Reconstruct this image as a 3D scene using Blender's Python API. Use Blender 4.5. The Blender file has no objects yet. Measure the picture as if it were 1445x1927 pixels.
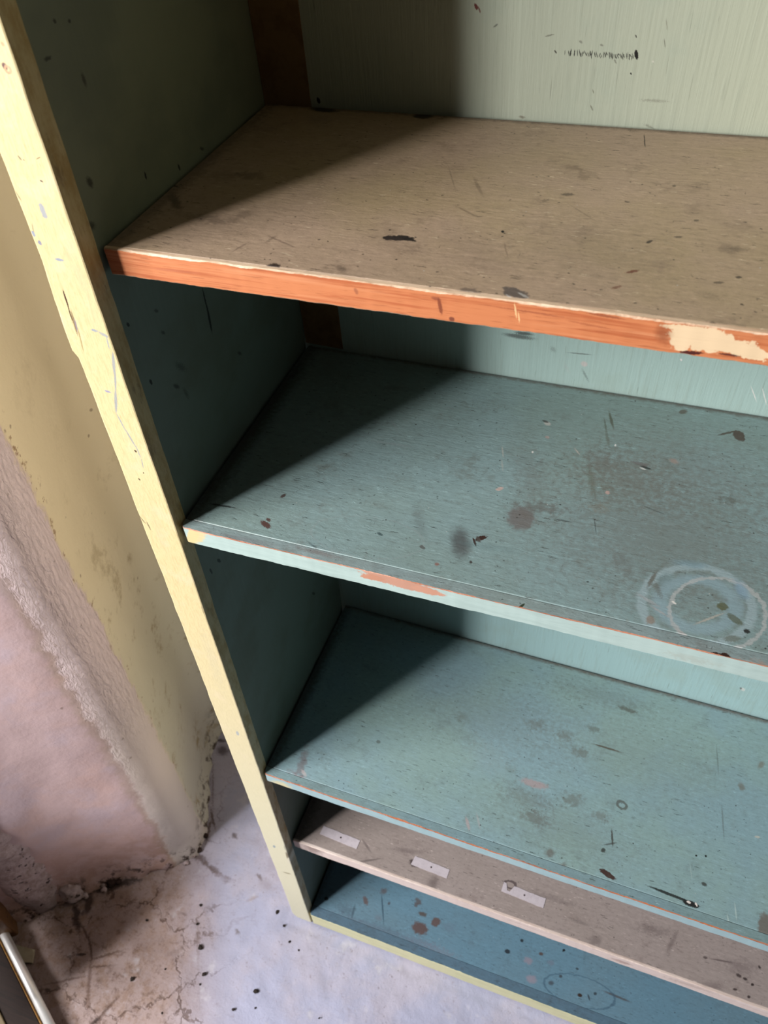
import bpy, bmesh, math, random
from mathutils import Vector, Matrix, noise as mnoise

random.seed(7)
C = bpy.context.scene.collection
sc = bpy.context.scene

# ------------------------------------------------------------------ camera
cam_d = bpy.data.cameras.new('camera')
cam = bpy.data.objects.new('camera', cam_d)
C.objects.link(cam)
sc.camera = cam
right = Vector((0.93801531, 0.34331461, -0.04756422))
up = Vector((-0.21927646, 0.69410857, 0.68566109))
fwd = Vector((-0.26841221, 0.63273089, -0.72636528))
rm = Matrix((right, up, -fwd)).transposed()
cam.matrix_world = Matrix.Translation((0.3912, -0.4159, 1.7196)) @ rm.to_4x4()
cam_d.sensor_fit = 'HORIZONTAL'
cam_d.sensor_width = 36.0
cam_d.lens = 1552.51 * 36.0 / 1445.0
cam_d.clip_start = 0.01
cam_d.dof.use_dof = True
cam_d.dof.focus_distance = 0.78
cam_d.dof.aperture_fstop = 16.0

# ------------------------------------------------------------------ light
world = bpy.data.worlds.new('room_ambient')
sc.world = world
world.use_nodes = True
bg = world.node_tree.nodes['Background']
bg.inputs[0].default_value = (1.0, 0.88, 0.72, 1)
bg.inputs[1].default_value = 0.04


def window_light(name, loc, target, w, h, power, col):
    d = bpy.data.lights.new(name, 'AREA')
    d.shape = 'RECTANGLE'
    d.size, d.size_y = w, h
    d.energy = power
    d.color = col
    o = bpy.data.objects.new(name, d)
    C.objects.link(o)
    o.location = loc
    o.rotation_euler = (Vector(target) - Vector(loc)).to_track_quat('-Z', 'Y').to_euler()
    return o


window_light('window_daylight_narrow', (-1.215, -1.712, 2.05), (0.2, 0.1, 1.0), 0.24, 1.4, 74.0, (1.0, 0.975, 0.955))
window_light('window_daylight_wide', (-1.60, -1.26, 2.05), (0.2, 0.1, 1.0), 0.85, 1.4, 88.0, (1.0, 0.975, 0.955))

sc.cycles.max_bounces = 4
sc.cycles.diffuse_bounces = 2
sc.cycles.glossy_bounces = 2
sc.cycles.adaptive_threshold = 0.04

sc.view_settings.view_transform = 'Standard'
sc.view_settings.look = 'None'
sc.view_settings.exposure = 0.0
sc.view_settings.gamma = 1.0
sc.view_settings.use_curve_mapping = False

# ------------------------------------------------------------------ wear marks: centre u, v, radii, angle, colour, strength, softness, wobble[, ring width]
MARKS = {
 'A': [
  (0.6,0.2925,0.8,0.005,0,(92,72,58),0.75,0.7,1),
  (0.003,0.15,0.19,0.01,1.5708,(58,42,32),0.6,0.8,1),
  (0.2067,0.0804,0.0098,0.0037,-3.0324,(44,38,36),1,0.12,0.9),
  (0.1982,0.0778,0.0037,0.0019,2.7348,(44,38,36),1,0.2,0.9),
  (0.216,0.0794,0.0035,0.0013,2.8428,(44,38,36),1,0.2,0.6),
  (0.2999,0.0306,0.0097,0.005,2.7835,(116,104,98),0.95,0.15,0.7),
  (0.306,0.0289,0.0045,0.001,2.5979,(228,224,218),0.64,0.3,0.8),
  (0.2978,0.0257,0.0034,0.0008,2.5362,(228,224,218),0.64,0.3,0.8),
  (0.2729,0.026,0.0067,0.0035,2.9956,(112,98,90),0.68,0.3,0.8),
  (0.1358,0.0257,0.0049,0.0034,-3.1313,(62,46,40),0.95,0.2,0.9),
  (0.1822,0.0328,0.0052,0.0025,2.5594,(100,84,74),0.48,0.4,0.9),
  (0.0177,0.0966,0.0141,0.0038,2.3093,(60,44,36),0.6,0.5,0.8),
  (0.0585,0.0774,0.02,0.0053,3.1044,(66,50,42),0.48,0.6,1),
  (0.0811,0.0897,0.0076,0.005,-2.1943,(70,54,44),0.32,0.6,0.9),
  (0.0554,0.1499,0.0124,0.0053,3.0767,(60,44,36),0.48,0.6,1.1),
  (0.0335,0.1457,0.0138,0.0084,3.1391,(66,50,40),0.28,0.7,1),
  (-0.0004,0.1217,0.0074,0.0012,2.9249,(40,28,24),0.9,0.3,0.5),
  (0.1268,0.0576,0.0144,0.0009,2.748,(96,76,66),0.48,0.5,0.7),
  (0.1008,0.0442,0.0071,0.001,-1.9195,(96,76,66),0.4,0.5,0.7),
  (0.1176,0.0594,0.0054,0.0013,-1.8751,(90,72,62),0.4,0.5,0.7),
  (0.3022,0.2103,0.0079,0.004,2.6702,(112,88,66),0.44,0.5,1),
  (0.311,0.1973,0.0078,0.0036,2.0485,(112,88,66),0.4,0.5,1),
  (0.2389,0.1661,0.0138,0.0013,2.0684,(112,92,76),0.4,0.5,0.8),
  (0.3453,0.269,0.0121,0.0005,1.7426,(60,40,30),0.9,0.2,0.3),
  (0.2735,0.1041,0.0019,0.0011,1.8414,(30,26,24),1,0.2,0.3),
  (0.4193,0.1127,0.0074,0.0051,2.2237,(110,92,76),0.48,0.6,1.2),
  (0.4264,0.1129,0.0065,0.0027,-2.8906,(104,84,68),0.4,0.6,1.2),
  (0.3654,0.0715,0.0042,0.0015,-2.5555,(126,62,40),0.9,0.3,1.2),
  (0.3589,0.0508,0.0032,0.0013,-2.4427,(126,62,40),0.68,0.3,1.2),
  (0.4173,0.0236,0.0034,0.0019,-1.6239,(62,52,44),0.64,0.4,0.8),
  (0.2833,0.0861,0.008,0.0005,1.9929,(196,176,150),0.4,0.4,0.5),
  (0.2817,0.0807,0.0092,0.0006,1.9339,(110,90,74),0.4,0.4,0.5),
  (0.3704,0.1111,0.0027,0.0013,-2.1473,(54,44,38),0.9,0.3,0.8),
  (0.3815,0.1121,0.0029,0.0013,2.7822,(200,180,150),0.48,0.3,0.8),
  (0.3053,0.1671,0.0045,0.0022,-2.9439,(70,58,48),0.68,0.3,1),
  (0.2915,0.1542,0.0035,0.0018,-2.2971,(90,74,60),0.56,0.3,1),
  (0.2411,0.1272,0.0126,0.0009,2.5689,(120,102,84),0.48,0.5,0.6),
  (0.3204,0.1421,0.0135,0.0007,2.3923,(120,102,84),0.36,0.5,0.6),
  (0.215,0.1769,0.0187,0.0005,1.9953,(110,92,76),0.4,0.4,0.4),
  (0.3875,0.1213,0.0027,0.0014,-2.8883,(60,50,42),0.64,0.3,0.9),
  (0.428,0.0789,0.0019,0.0014,-2.6688,(56,46,40),0.9,0.3,0.9),
  (0.417,0.07,0.0031,0.0015,-2.8698,(60,50,42),0.64,0.3,0.9),
  (0.4132,0.0538,0.0077,0.0029,2.8645,(104,90,76),0.32,0.6,1.2),
  (0.3762,0.195,0.0017,0.0014,1.4734,(62,52,44),0.64,0.3,0.5),
  (0.3964,0.1463,0.0018,0.0015,-2.6452,(62,52,44),0.64,0.3,0.5),
  (0.3479,0.164,0.002,0.0012,2.7439,(62,52,44),0.64,0.3,0.5),
  (0.1992,0.0773,0.0299,0.0083,2.7189,(120,102,92),0.2,0.8,1.2),
  (0.335,0.0926,0.0452,0.0298,2.5048,(122,108,90),0.24,0.9,1.4),
  (0.2638,0.0767,0.033,0.0152,2.4028,(122,108,92),0.2,0.9,1.4),
  (0.1549,0.2875,0.0088,0.0045,3.0673,(36,28,22),0.9,0.4,0.7),
  (0.0618,0.2871,0.0139,0.0046,3.0671,(30,22,18),0.9,0.4,0.7),
 ],
 'AF': [
  (0.4165,-0.0092,0.0183,0.0079,3.1076,(246,218,178),1,0.06,1.1),
  (0.4032,-0.01,0.0088,0.0077,1.8702,(246,218,178),1,0.06,1),
  (0.4345,-0.0117,0.0137,0.0056,3.0138,(246,218,178),1,0.06,1.2),
  (0.4453,-0.0146,0.0071,0.0035,3.0026,(246,218,178),1,0.06,1.2),
  (0.4035,-0.0033,0.0136,0.0018,-3.1153,(246,218,178),1,0.1,0.9),
  (0.4095,-0.0194,0.0065,0.0013,-3.0263,(86,34,28),1,0.15,0.9),
  (0.4305,-0.0172,0.0059,0.0007,3.1258,(86,34,28),0.9,0.2,0.9),
  (0.3919,-0.0089,0.0059,0.0039,1.799,(140,74,44),0.6,0.7,0.7),
  (0.2542,-0.0106,0.0058,0.0013,1.7214,(132,62,40),0.85,0.3,0.7),
  (0.2619,-0.0193,0.0018,0.0016,-2.7966,(120,60,44),0.9,0.3,0.5),
  (0.3131,-0.0064,0.0199,0.0006,3.1227,(150,74,48),0.6,0.5,0.8),
  (0.3577,-0.0022,0.0107,0.0009,3.0894,(140,70,46),0.7,0.4,0.9),
  (0.3491,-0.0098,0.0129,0.0006,3.0668,(160,80,50),0.5,0.4,0.7),
  (0.3031,-0.0067,0.0053,0.0005,1.7402,(246,206,150),0.9,0.3,0.7),
  (0.3054,-0.0114,0.0038,0.0004,1.7034,(246,206,150),0.9,0.3,0.7),
  (0.2515,-0.0056,0.0029,0.0012,3.0387,(140,70,50),0.7,0.4,0.7),
  (0.2994,0.0036,0.0099,0.0022,3.1398,(244,206,160),0.9,0.2,1.1),
  (0.3368,0.002,0.0159,0.0014,-3.1312,(244,206,160),0.9,0.2,1.1),
  (0.0582,-0.0112,0.0176,0.0009,-3.1054,(190,110,80),0.5,0.5,0.6),
  (0.1966,-0.008,0.0024,0.0013,1.8834,(150,84,60),0.6,0.4,0.6),
 ],
 'B': [
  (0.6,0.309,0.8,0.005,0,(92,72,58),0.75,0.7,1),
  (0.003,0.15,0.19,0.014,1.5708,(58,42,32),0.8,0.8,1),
  (0.3068,0.1044,0.0148,0.0121,1.7702,(118,106,104),0.75,0.25,0.5),
  (0.2626,0.0594,0.0174,0.0081,1.9439,(84,84,84),0.8,0.6,0.5),
  (0.2784,0.0701,0.0056,0.0025,-2.4634,(66,46,40),1,0.15,0.9),
  (0.2742,0.0641,0.0053,0.001,2.1117,(66,46,40),1,0.15,0.6),
  (0.2765,0.0682,0.0038,0.0016,2.3167,(86,80,76),0.9,0.3,0.6),
  (0.4848,0.2725,0.0085,0.0054,2.1519,(84,68,58),0.95,0.15,0.6),
  (0.4738,0.2737,0.0098,0.0014,-2.5316,(84,72,60),0.9,0.3,0.6),
  (0.4293,0.2959,0.0046,0.0031,-2.4118,(96,84,70),0.8,0.3,0.8),
  (0.362,0.2646,0.0127,0.0014,1.8992,(86,86,64),0.8,0.4,0.7),
  (0.3633,0.2351,0.0113,0.0016,1.8711,(96,94,74),0.5,0.5,0.7),
  (0.3578,0.2548,0.01,0.0009,1.8441,(86,86,64),0.6,0.4,0.7),
  (0.3012,0.2421,0.0037,0.0028,2.569,(196,196,190),0.95,0.3,0.3),
  (0.2984,0.2448,0.0036,0.0016,2.8528,(60,58,56),0.8,0.3,0.3),
  (0.3058,0.221,0.0023,0.0019,2.601,(190,170,164),0.8,0.3,0.5),
  (0.3593,0.1704,0.0204,0.0025,1.8694,(96,94,68),0.6,0.5,1.2),
  (0.374,0.1634,0.0078,0.0048,2.6997,(110,106,88),0.5,0.5,1.2),
  (0.304,0.1586,0.045,0.0135,1.9788,(110,104,98),0.3,0.9,1.2),
  (0.3629,0.1985,0.0165,0.0125,2.0434,(116,108,104),0.4,0.8,1),
  (0.3906,0.183,0.0406,0.0293,2.9548,(118,114,104),0.5,0.9,1.4),
  (0.433,0.1174,0.0899,0.0713,2.8719,(118,116,108),0.6,0.95,1.2),
  (0.4456,0.2138,0.0663,0.045,2.854,(120,122,116),0.45,0.95,1.3),
  (0.3712,0.1372,0.0086,0.0055,-3.0048,(140,138,126),0.5,0.5,1.2),
  (0.3223,0.1231,0.0197,0.0055,-3.0763,(106,100,96),0.5,0.6,1.4),
  (0.4818,0.1796,0.0067,0.0041,-2.7365,(92,88,76),0.5,0.5,1.1),
  (0.4025,0.0762,0.0148,0.0057,1.9809,(110,104,98),0.35,0.8,1),
  (0.0802,0.0301,0.0068,0.0028,2.6916,(92,62,56),0.95,0.2,0.9),
  (0.0801,0.0698,0.0032,0.0018,-1.9968,(80,60,56),0.9,0.3,0.8),
  (0.08,0.0365,0.0028,0.0017,2.641,(92,62,56),0.9,0.2,0.9),
  (0.2784,0.1362,0.0039,0.0022,-2.3765,(206,184,176),0.95,0.2,0.6),
  (0.2681,0.1882,0.0079,0.0008,1.8886,(190,190,184),0.7,0.3,1),
  (0.2725,0.1692,0.0076,0.0008,1.8901,(190,190,184),0.6,0.3,1),
  (0.3762,0.1588,0.0024,0.002,1.7427,(200,172,164),0.9,0.3,0.6),
  (0.3384,0.2077,0.0052,0.0008,2.2709,(200,190,180),0.7,0.4,0.4),
  (0.2966,0.1953,0.0016,0.001,1.7659,(230,230,226),1,0.2,0.2),
  (0.3725,0.2269,0.0016,0.001,1.6575,(230,230,226),1,0.2,0.2),
  (0.3307,0.0057,0.0043,0.0012,-2.1177,(56,66,52),1,0.2,0.4),
  (0.3081,0.0118,0.0023,0.0018,1.7942,(50,52,50),0.9,0.2,0.9),
  (0.2775,0.0403,0.0018,0.0014,1.8352,(70,64,60),0.9,0.3,0.6),
  (0.2495,0.0294,0.0019,0.0018,3.0763,(150,110,100),0.8,0.3,0.6),
  (0.2367,0.0129,0.0056,0.0013,2.7223,(180,182,190),0.8,0.3,0.6),
  (0.156,0.1697,0.0228,0.0011,-3.0904,(150,164,166),0.6,0.4,0.5),
  (0.1493,0.1983,0.0116,0.0007,2.3087,(150,164,166),0.5,0.4,0.5),
  (0.2195,0.0721,0.0181,0.0045,2.102,(100,108,108),0.3,0.8,0.8),
  (0.2881,0.0616,0.024,0.0032,-3.0681,(110,140,144),0.3,0.5,1.4),
  (0.4051,0.2025,0.0052,0.0015,2.9567,(50,50,48),0.9,0.3,0.5),
  (0.3996,0.2064,0.0082,0.0023,3.0297,(110,96,96),0.6,0.5,0.9),
  (0.4294,0.2186,0.0043,0.003,2.6943,(176,150,140),0.6,0.5,0.9),
  (0.4029,0.2003,0.0032,0.001,2.9058,(220,220,216),0.9,0.3,0.3),
  (0.3444,0.1119,0.0077,0.0009,-3.1204,(70,72,70),0.7,0.3,0.6),
  (0.373,0.1133,0.0092,0.0006,1.85,(70,72,70),0.6,0.4,0.4),
  (0.4198,0.1477,0.0102,0.0008,2.8638,(80,82,80),0.6,0.4,0.5),
  (0.4668,0.0494,0.0448,0.0393,-2.528,(170,192,198),0.75,0.5,0.45,0.085),
  (0.4675,0.0502,0.0298,0.0254,-2.691,(156,184,194),0.7,0.6,0.4,0.2),
  (0.4837,0.0461,0.0391,0.0347,-2.311,(190,196,196),0.8,0.5,0.5,0.045),
  (0.5001,0.0751,0.0094,0.0043,1.9963,(140,172,196),0.6,0.6,0.7),
  (0.4582,0.0916,0.0131,0.0037,-3.0273,(136,166,178),0.6,0.6,0.8),
  (0.439,0.0686,0.0078,0.0042,-2.047,(128,154,160),0.5,0.7,0.8),
  (0.4294,0.0657,0.0094,0.0017,-1.8087,(96,84,64),0.7,0.5,1),
  (0.4355,0.0556,0.0081,0.0023,1.9957,(104,96,80),0.6,0.6,1),
  (0.4872,0.0539,0.0043,0.004,2.6919,(96,98,62),0.8,0.2,0.8),
  (0.497,0.0429,0.007,0.0032,2.5326,(96,100,74),0.75,0.2,0.7),
  (0.4968,0.0228,0.0066,0.003,-2.7779,(98,100,78),0.6,0.3,0.9),
  (0.5069,0.0334,0.0024,0.0022,3.1373,(44,40,38),0.95,0.3,0.9),
  (0.4495,0.0459,0.0022,0.001,2.5194,(236,234,228),1,0.2,0.2),
  (0.4783,0.0377,0.0131,0.0009,-2.4254,(190,186,176),0.8,0.4,0.8),
  (0.4344,0.022,0.0039,0.0035,1.618,(150,130,112),0.7,0.4,1),
  (0.4295,0.0421,0.0101,0.0017,2.7093,(170,176,178),0.7,0.4,1),
  (0.4391,0.0336,0.008,0.0011,2.6903,(180,182,182),0.7,0.4,1),
  (0.4621,0.0152,0.0099,0.0013,2.6286,(184,184,182),0.8,0.4,1),
  (0.4825,0.012,0.012,0.001,-2.9232,(184,184,182),0.7,0.4,1),
  (0.1779,0.0426,0.0535,0.0245,-3.0435,(150,166,166),0.45,0.5,0.25,0.022),
  (0.1885,0.0491,0.0033,0.0014,2.7037,(60,80,82),0.8,0.3,0.7),
  (0.2311,0.0448,0.0032,0.0017,2.6551,(80,70,66),0.7,0.3,0.7),
  (0.1351,0.0178,0.0076,0.0009,2.6757,(80,96,98),0.6,0.4,0.6),
  (0.029,0.0408,0.0136,0.0011,-3.0763,(34,28,26),0.8,0.3,0.8),
 ],
 'BF': [
  (0.2247,-0.0056,0.0366,0.0063,3.0994,(206,156,134),1,0.12,0.7),
  (0.197,-0.0072,0.0114,0.0038,-3.0158,(206,150,124),1,0.15,0.8),
  (0.2492,-0.0071,0.0146,0.0039,3.1116,(212,158,134),1,0.15,0.8),
  (0.0125,-0.0106,0.0209,0.0053,1.1026,(232,214,160),1,0.2,0.4),
  (0.0188,-0.0086,0.0147,0.0061,0.86,(232,214,160),0.9,0.3,0.7),
  (0.5144,0.0034,0.0099,0.0027,-3.1389,(190,150,130),0.9,0.3,0.9),
  (0.4797,-0.0228,0.0022,0.0013,1.6694,(30,24,22),1,0.2,0.4),
  (0.518,-0.0234,0.0062,0.0013,2.8321,(110,90,76),0.7,0.4,0.9),
  (0.4698,-0.0136,0.0162,0.0043,-3.1161,(170,160,140),0.3,0.6,1.3),
 ],
 'BS': [
  (0.4912,0.0027,0.0064,0.0045,-2.8274,(58,36,30),1,0.12,0.7),
  (0.4853,0.0034,0.0033,0.003,-2.4931,(58,36,30),1,0.15,0.9),
  (0.2261,0.001,0.0368,0.0034,3.1048,(206,156,134),1,0.12,0.8),
  (0.2511,-0.0013,0.0146,0.0028,3.1055,(212,158,134),1,0.15,0.8),
  (0.1429,0.012,0.0213,0.0024,3.1219,(120,104,100),0.6,0.5,1),
  (0.3307,0.0057,0.0043,0.0012,-2.1177,(56,66,52),1,0.2,0.4),
  (0.5184,0.0021,0.01,0.0041,3.0688,(176,140,120),0.6,0.4,1.2),
  (0.0692,0.0073,0.0219,0.0025,-3.105,(112,112,116),0.6,0.5,1),
 ],
 'C': [
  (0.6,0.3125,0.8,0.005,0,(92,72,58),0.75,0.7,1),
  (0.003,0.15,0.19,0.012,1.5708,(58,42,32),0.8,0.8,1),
  (0.3624,0.1118,0.0176,0.0055,-3.1135,(176,152,152),0.7,0.35,0.8),
  (0.4768,0.0242,0.0108,0.0035,2.9076,(70,50,46),1,0.12,0.4),
  (0.5564,0.0248,0.0297,0.0018,3.086,(44,46,44),0.95,0.2,0.6),
  (0.579,0.0221,0.0102,0.0034,3.125,(40,40,40),1,0.15,0.7),
  (0.5763,0.0231,0.0026,0.0014,3.0374,(230,220,214),1,0.2,0.4),
  (0.5851,0.0236,0.0026,0.0011,2.1474,(230,220,214),1,0.2,0.4),
  (0.5919,0.0513,0.0034,0.0024,2.9898,(66,66,62),0.9,0.3,0.8),
  (0.666,0.0222,0.0185,0.0092,1.6193,(112,104,96),0.9,0.25,0.7),
  (0.0481,0.0333,0.0243,0.0054,1.7455,(112,78,76),0.6,0.6,1),
  (0.052,0.0137,0.0149,0.0066,2.8973,(130,106,110),0.5,0.7,1.2),
  (0.0558,0.0233,0.0058,0.0022,2.5229,(190,180,180),0.7,0.4,1),
  (0.4475,0.1966,0.0193,0.0014,3.1279,(84,72,60),0.9,0.3,0.5),
  (0.4795,0.1204,0.0062,0.0047,2.8753,(76,68,58),0.7,0.4,0.5,0.3),
  (0.4748,0.072,0.0112,0.0012,1.7941,(62,58,52),0.9,0.3,0.6),
  (0.4735,0.0635,0.0085,0.0011,-2.6437,(62,58,52),0.7,0.3,0.8),
  (0.4666,0.0524,0.003,0.0026,0.9971,(50,50,46),0.9,0.3,0.9),
  (0.6307,0.031,0.0099,0.0008,1.7637,(176,196,194),0.8,0.4,0.4),
  (0.6229,0.0186,0.0061,0.0008,1.8462,(176,196,194),0.7,0.4,0.4),
  (0.5748,0.0618,0.0105,0.0007,1.7961,(160,180,178),0.6,0.4,0.4),
  (0.5905,0.0876,0.0015,0.0013,0.8862,(36,40,38),1,0.2,0.3),
  (0.579,0.0843,0.0015,0.0013,0.8784,(36,40,38),1,0.2,0.3),
  (0.5582,0.331,0.0019,0.0014,1.3186,(220,224,220),0.9,0.2,0.3),
  (0.6503,0.1342,0.0033,0.0014,-2.9625,(190,190,180),0.9,0.3,0.5),
  (0.6264,0.1983,0.0062,0.0037,1.8233,(112,100,84),0.6,0.5,0.8),
  (0.6495,0.2386,0.0061,0.0037,1.1898,(118,106,88),0.6,0.5,0.8),
  (0.3459,0.1997,0.0115,0.0077,-2.9964,(102,96,84),0.5,0.6,1.2),
  (0.3868,0.1958,0.0098,0.0068,-3.0112,(100,94,82),0.55,0.6,1.2),
  (0.4129,0.178,0.0096,0.0066,-2.993,(96,88,74),0.6,0.5,1.1),
  (0.4166,0.1066,0.0128,0.0091,-2.9405,(98,90,76),0.55,0.6,1.2),
  (0.3753,0.0653,0.0176,0.0075,3.0647,(98,88,78),0.6,0.6,1.3),
  (0.4555,0.096,0.0098,0.006,-3.0415,(104,96,84),0.5,0.6,1.1),
  (0.3565,0.0899,0.03,0.0108,3.0679,(104,100,92),0.4,0.8,1.4),
  (0.4031,0.0261,0.0059,0.0054,0.787,(98,82,72),0.6,0.5,0.9),
  (0.4216,0.0134,0.0063,0.0048,1.2566,(96,76,68),0.65,0.5,0.9),
  (0.2409,0.1777,0.0084,0.0069,2.9404,(102,104,96),0.4,0.7,1),
  (0.4639,0.2667,0.0125,0.0036,3.0393,(86,82,70),0.7,0.4,1.2),
  (0.4246,0.2201,0.0076,0.0052,-3.1008,(86,84,74),0.6,0.5,1.2),
  (0.2938,0.1298,0.027,0.0179,3.0346,(150,168,170),0.25,0.8,1.6),
  (0.2919,0.029,0.0088,0.0021,2.0924,(176,160,160),0.7,0.4,0.9),
  (0.3043,0.037,0.0102,0.0014,2.0514,(164,170,172),0.7,0.4,0.7),
  (0.4111,0.0048,0.0043,0.0021,3.0211,(196,176,172),0.7,0.4,0.9),
  (0.2494,-0.0045,0.0115,0.0021,-3.0548,(186,160,152),0.8,0.3,1.2),
  (0.2852,0.1909,0.0943,0.0435,-3.0914,(108,112,106),0.3,0.95,1.5),
  (0.4888,0.2004,0.1103,0.0505,3.1212,(112,116,108),0.25,0.95,1.5),
  (0.4061,0.0609,0.0776,0.0293,-3.1288,(104,106,100),0.3,0.95,1.5),
  (0.4238,0.2764,0.062,0.0129,-3.1058,(96,96,88),0.3,0.8,1.5),
  (0.1381,0.1018,0.0032,0.0024,3.114,(90,96,90),0.7,0.3,0.8),
  (0.5931,0.2276,0.0208,0.0009,1.7213,(92,100,96),0.5,0.5,0.6),
  (0.607,0.1414,0.0217,0.0009,1.7112,(92,100,96),0.5,0.5,0.6),
 ],
 'CF': [
  (0.0268,-0.0229,0.017,0.014,-2.8788,(232,222,176),0.9,0.4,0.7),
  (0.3728,-0.0367,0.0214,0.0074,-3.0116,(196,110,72),0.8,0.3,1),
  (0.5812,-0.0306,0.0377,0.0053,-3.0255,(190,92,56),0.9,0.2,1),
  (0.4761,-0.0305,0.0401,0.0047,-2.9407,(190,96,62),0.9,0.3,1),
  (0.2927,-0.0292,0.0177,0.0076,-3.0903,(232,236,236),0.9,0.3,0.9),
 ],
 'D': [
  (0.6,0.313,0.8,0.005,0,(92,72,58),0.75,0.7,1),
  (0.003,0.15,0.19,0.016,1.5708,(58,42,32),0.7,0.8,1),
  (0.2419,0.0309,0.0107,0.0069,1.6023,(96,82,82),0.5,0.7,0.9),
  (0.1854,0.0653,0.021,0.0034,-2.9315,(104,88,90),0.5,0.6,1),
  (0.1334,0.031,0.0174,0.0017,-2.6614,(96,84,82),0.6,0.5,0.7),
  (0.121,0.0512,0.0127,0.0017,2.5175,(104,90,90),0.5,0.5,0.6),
  (0.2042,0.0502,0.0089,0.0051,-3.0861,(66,50,54),0.9,0.3,0.6),
  (0.7014,0.0532,0.0039,0.0024,3.0196,(72,58,58),0.9,0.3,0.7),
  (0.7103,0.0519,0.003,0.002,-3.1081,(60,48,48),0.9,0.3,0.7),
  (0.7208,0.0476,0.0023,0.0017,-2.7259,(56,44,44),0.95,0.3,0.5),
  (0.6977,0.0329,0.003,0.0017,-2.893,(70,56,56),0.9,0.3,0.5),
  (0.7168,0.0296,0.0023,0.0017,-2.7335,(60,48,48),0.9,0.3,0.5),
  (0.7288,0.0747,0.0023,0.0017,2.2306,(60,48,48),0.9,0.3,0.5),
  (0.6058,0.068,0.0184,0.0028,-1.886,(110,94,94),0.6,0.6,1.1),
  (0.6768,0.0654,0.0165,0.0012,-2.9753,(96,80,82),0.7,0.5,0.7),
  (0.7043,0.066,0.0181,0.0087,-2.8729,(112,96,98),0.5,0.8,1.2),
  (0.6538,0.0618,0.0031,0.0018,-2.9085,(84,70,70),0.8,0.3,0.6),
  (0.6667,0.027,0.0147,0.0044,-3.0123,(112,96,98),0.4,0.7,1.2),
  (0.4976,0.0316,0.0082,0.0067,-2.6756,(118,104,102),0.5,0.6,0.9),
  (0.5777,0.0754,0.0234,0.0062,-2.982,(112,98,98),0.45,0.7,1.3),
  (0.4702,0.0497,0.013,0.0024,3.126,(100,88,88),0.5,0.5,1.2),
  (0.4247,0.0708,0.0331,0.0041,-3.0945,(116,102,104),0.4,0.7,1.3),
  (0.3575,0.0685,0.0087,0.0059,-3.1195,(86,70,74),0.8,0.3,0.5,0.25),
  (0.0739,-0.0601,0.0054,0.0023,-3.1104,(90,78,76),0.5,0.5,0.5),
  (0.4285,0.0152,0.0025,0.0022,-2.3148,(70,58,58),0.8,0.3,0.6),
 ],
 'DF': [
  (0.5412,-0.0141,0.014,0.0049,-3.0579,(180,150,140),0.7,0.4,1),
  (0.6399,-0.0099,0.0294,0.0048,-3.0345,(190,166,150),0.6,0.5,1),
  (0.1609,0.0095,0.0274,0.0076,-3.0546,(200,176,170),0.6,0.5,1),
  (0.0395,0.0029,0.0328,0.0148,1.2784,(116,92,84),0.7,0.7,0.8),
 ],
 'E': [
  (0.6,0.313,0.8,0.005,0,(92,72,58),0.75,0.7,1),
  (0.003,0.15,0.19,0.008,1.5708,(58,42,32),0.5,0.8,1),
  (0.2094,0.0463,0.015,0.0104,-3.1299,(104,84,82),0.95,0.2,0.8),
  (0.2343,0.0669,0.0088,0.0078,1.073,(106,88,86),0.95,0.2,0.6),
  (0.2061,0.0722,0.0083,0.0038,-3.0262,(94,82,76),0.9,0.3,0.8),
  (0.095,0.0589,0.0094,0.004,2.2835,(112,92,90),0.85,0.3,0.8),
  (0.1219,0.087,0.0068,0.005,-2.4089,(104,90,90),0.7,0.4,1),
  (0.1911,0.0914,0.007,0.004,2.7339,(96,86,86),0.8,0.4,1),
  (0.1891,0.0846,0.0045,0.0039,-3.101,(96,86,86),0.8,0.4,1),
  (0.1393,0.0692,0.0029,0.0023,1.377,(80,76,80),0.8,0.4,0.6),
  (0.0214,0.0374,0.0043,0.0033,-3.0819,(24,28,34),0.95,0.2,0.4),
  (0.2542,0.0203,0.0286,0.0073,-3.1177,(136,148,166),0.6,0.5,1.5),
  (0.2175,0.0218,0.0309,0.0074,-3.0998,(132,144,164),0.5,0.6,1.5),
  (0.1305,0.0138,0.0168,0.0032,-3.0844,(160,152,168),0.7,0.4,0.9),
  (0.1293,0.0373,0.0068,0.0048,3.0827,(120,128,142),0.5,0.6,1),
  (0.2607,0.0663,0.0124,0.0066,-3.0814,(110,130,150),0.5,0.6,1.2),
  (0.4137,0.0594,0.0074,0.0056,-3.1301,(156,150,166),0.8,0.4,0.9),
  (0.4261,0.0315,0.009,0.0063,-3.0541,(160,154,170),0.8,0.4,0.9),
  (0.4535,0.0697,0.0061,0.0046,-3.0574,(120,136,156),0.7,0.5,0.9),
  (0.4329,0.0784,0.0039,0.0027,-2.8992,(90,72,66),0.9,0.3,0.6),
  (0.4709,0.0983,0.0029,0.0021,-2.6497,(26,34,42),1,0.2,0.4),
  (0.3947,0.0888,0.0031,0.0027,-2.5767,(30,34,40),0.9,0.3,0.6),
  (0.3741,0.0624,0.0046,0.0038,3.0793,(30,34,42),0.9,0.3,0.6),
  (0.5124,0.035,0.004,0.003,-2.9931,(60,48,42),1,0.2,0.4),
  (0.5375,0.0465,0.003,0.0025,-2.5041,(50,56,64),0.8,0.3,0.6),
  (0.528,0.037,0.0051,0.0015,2.1167,(50,58,66),0.8,0.3,0.6),
  (0.4743,0.0539,0.003,0.0026,-2.5393,(60,54,60),0.8,0.3,0.6),
  (0.4605,0.0373,0.0048,0.0034,-2.8065,(66,62,70),0.7,0.4,0.9),
  (0.4997,0.0757,0.0029,0.0018,-3.0001,(50,52,58),0.8,0.3,0.6),
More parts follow.
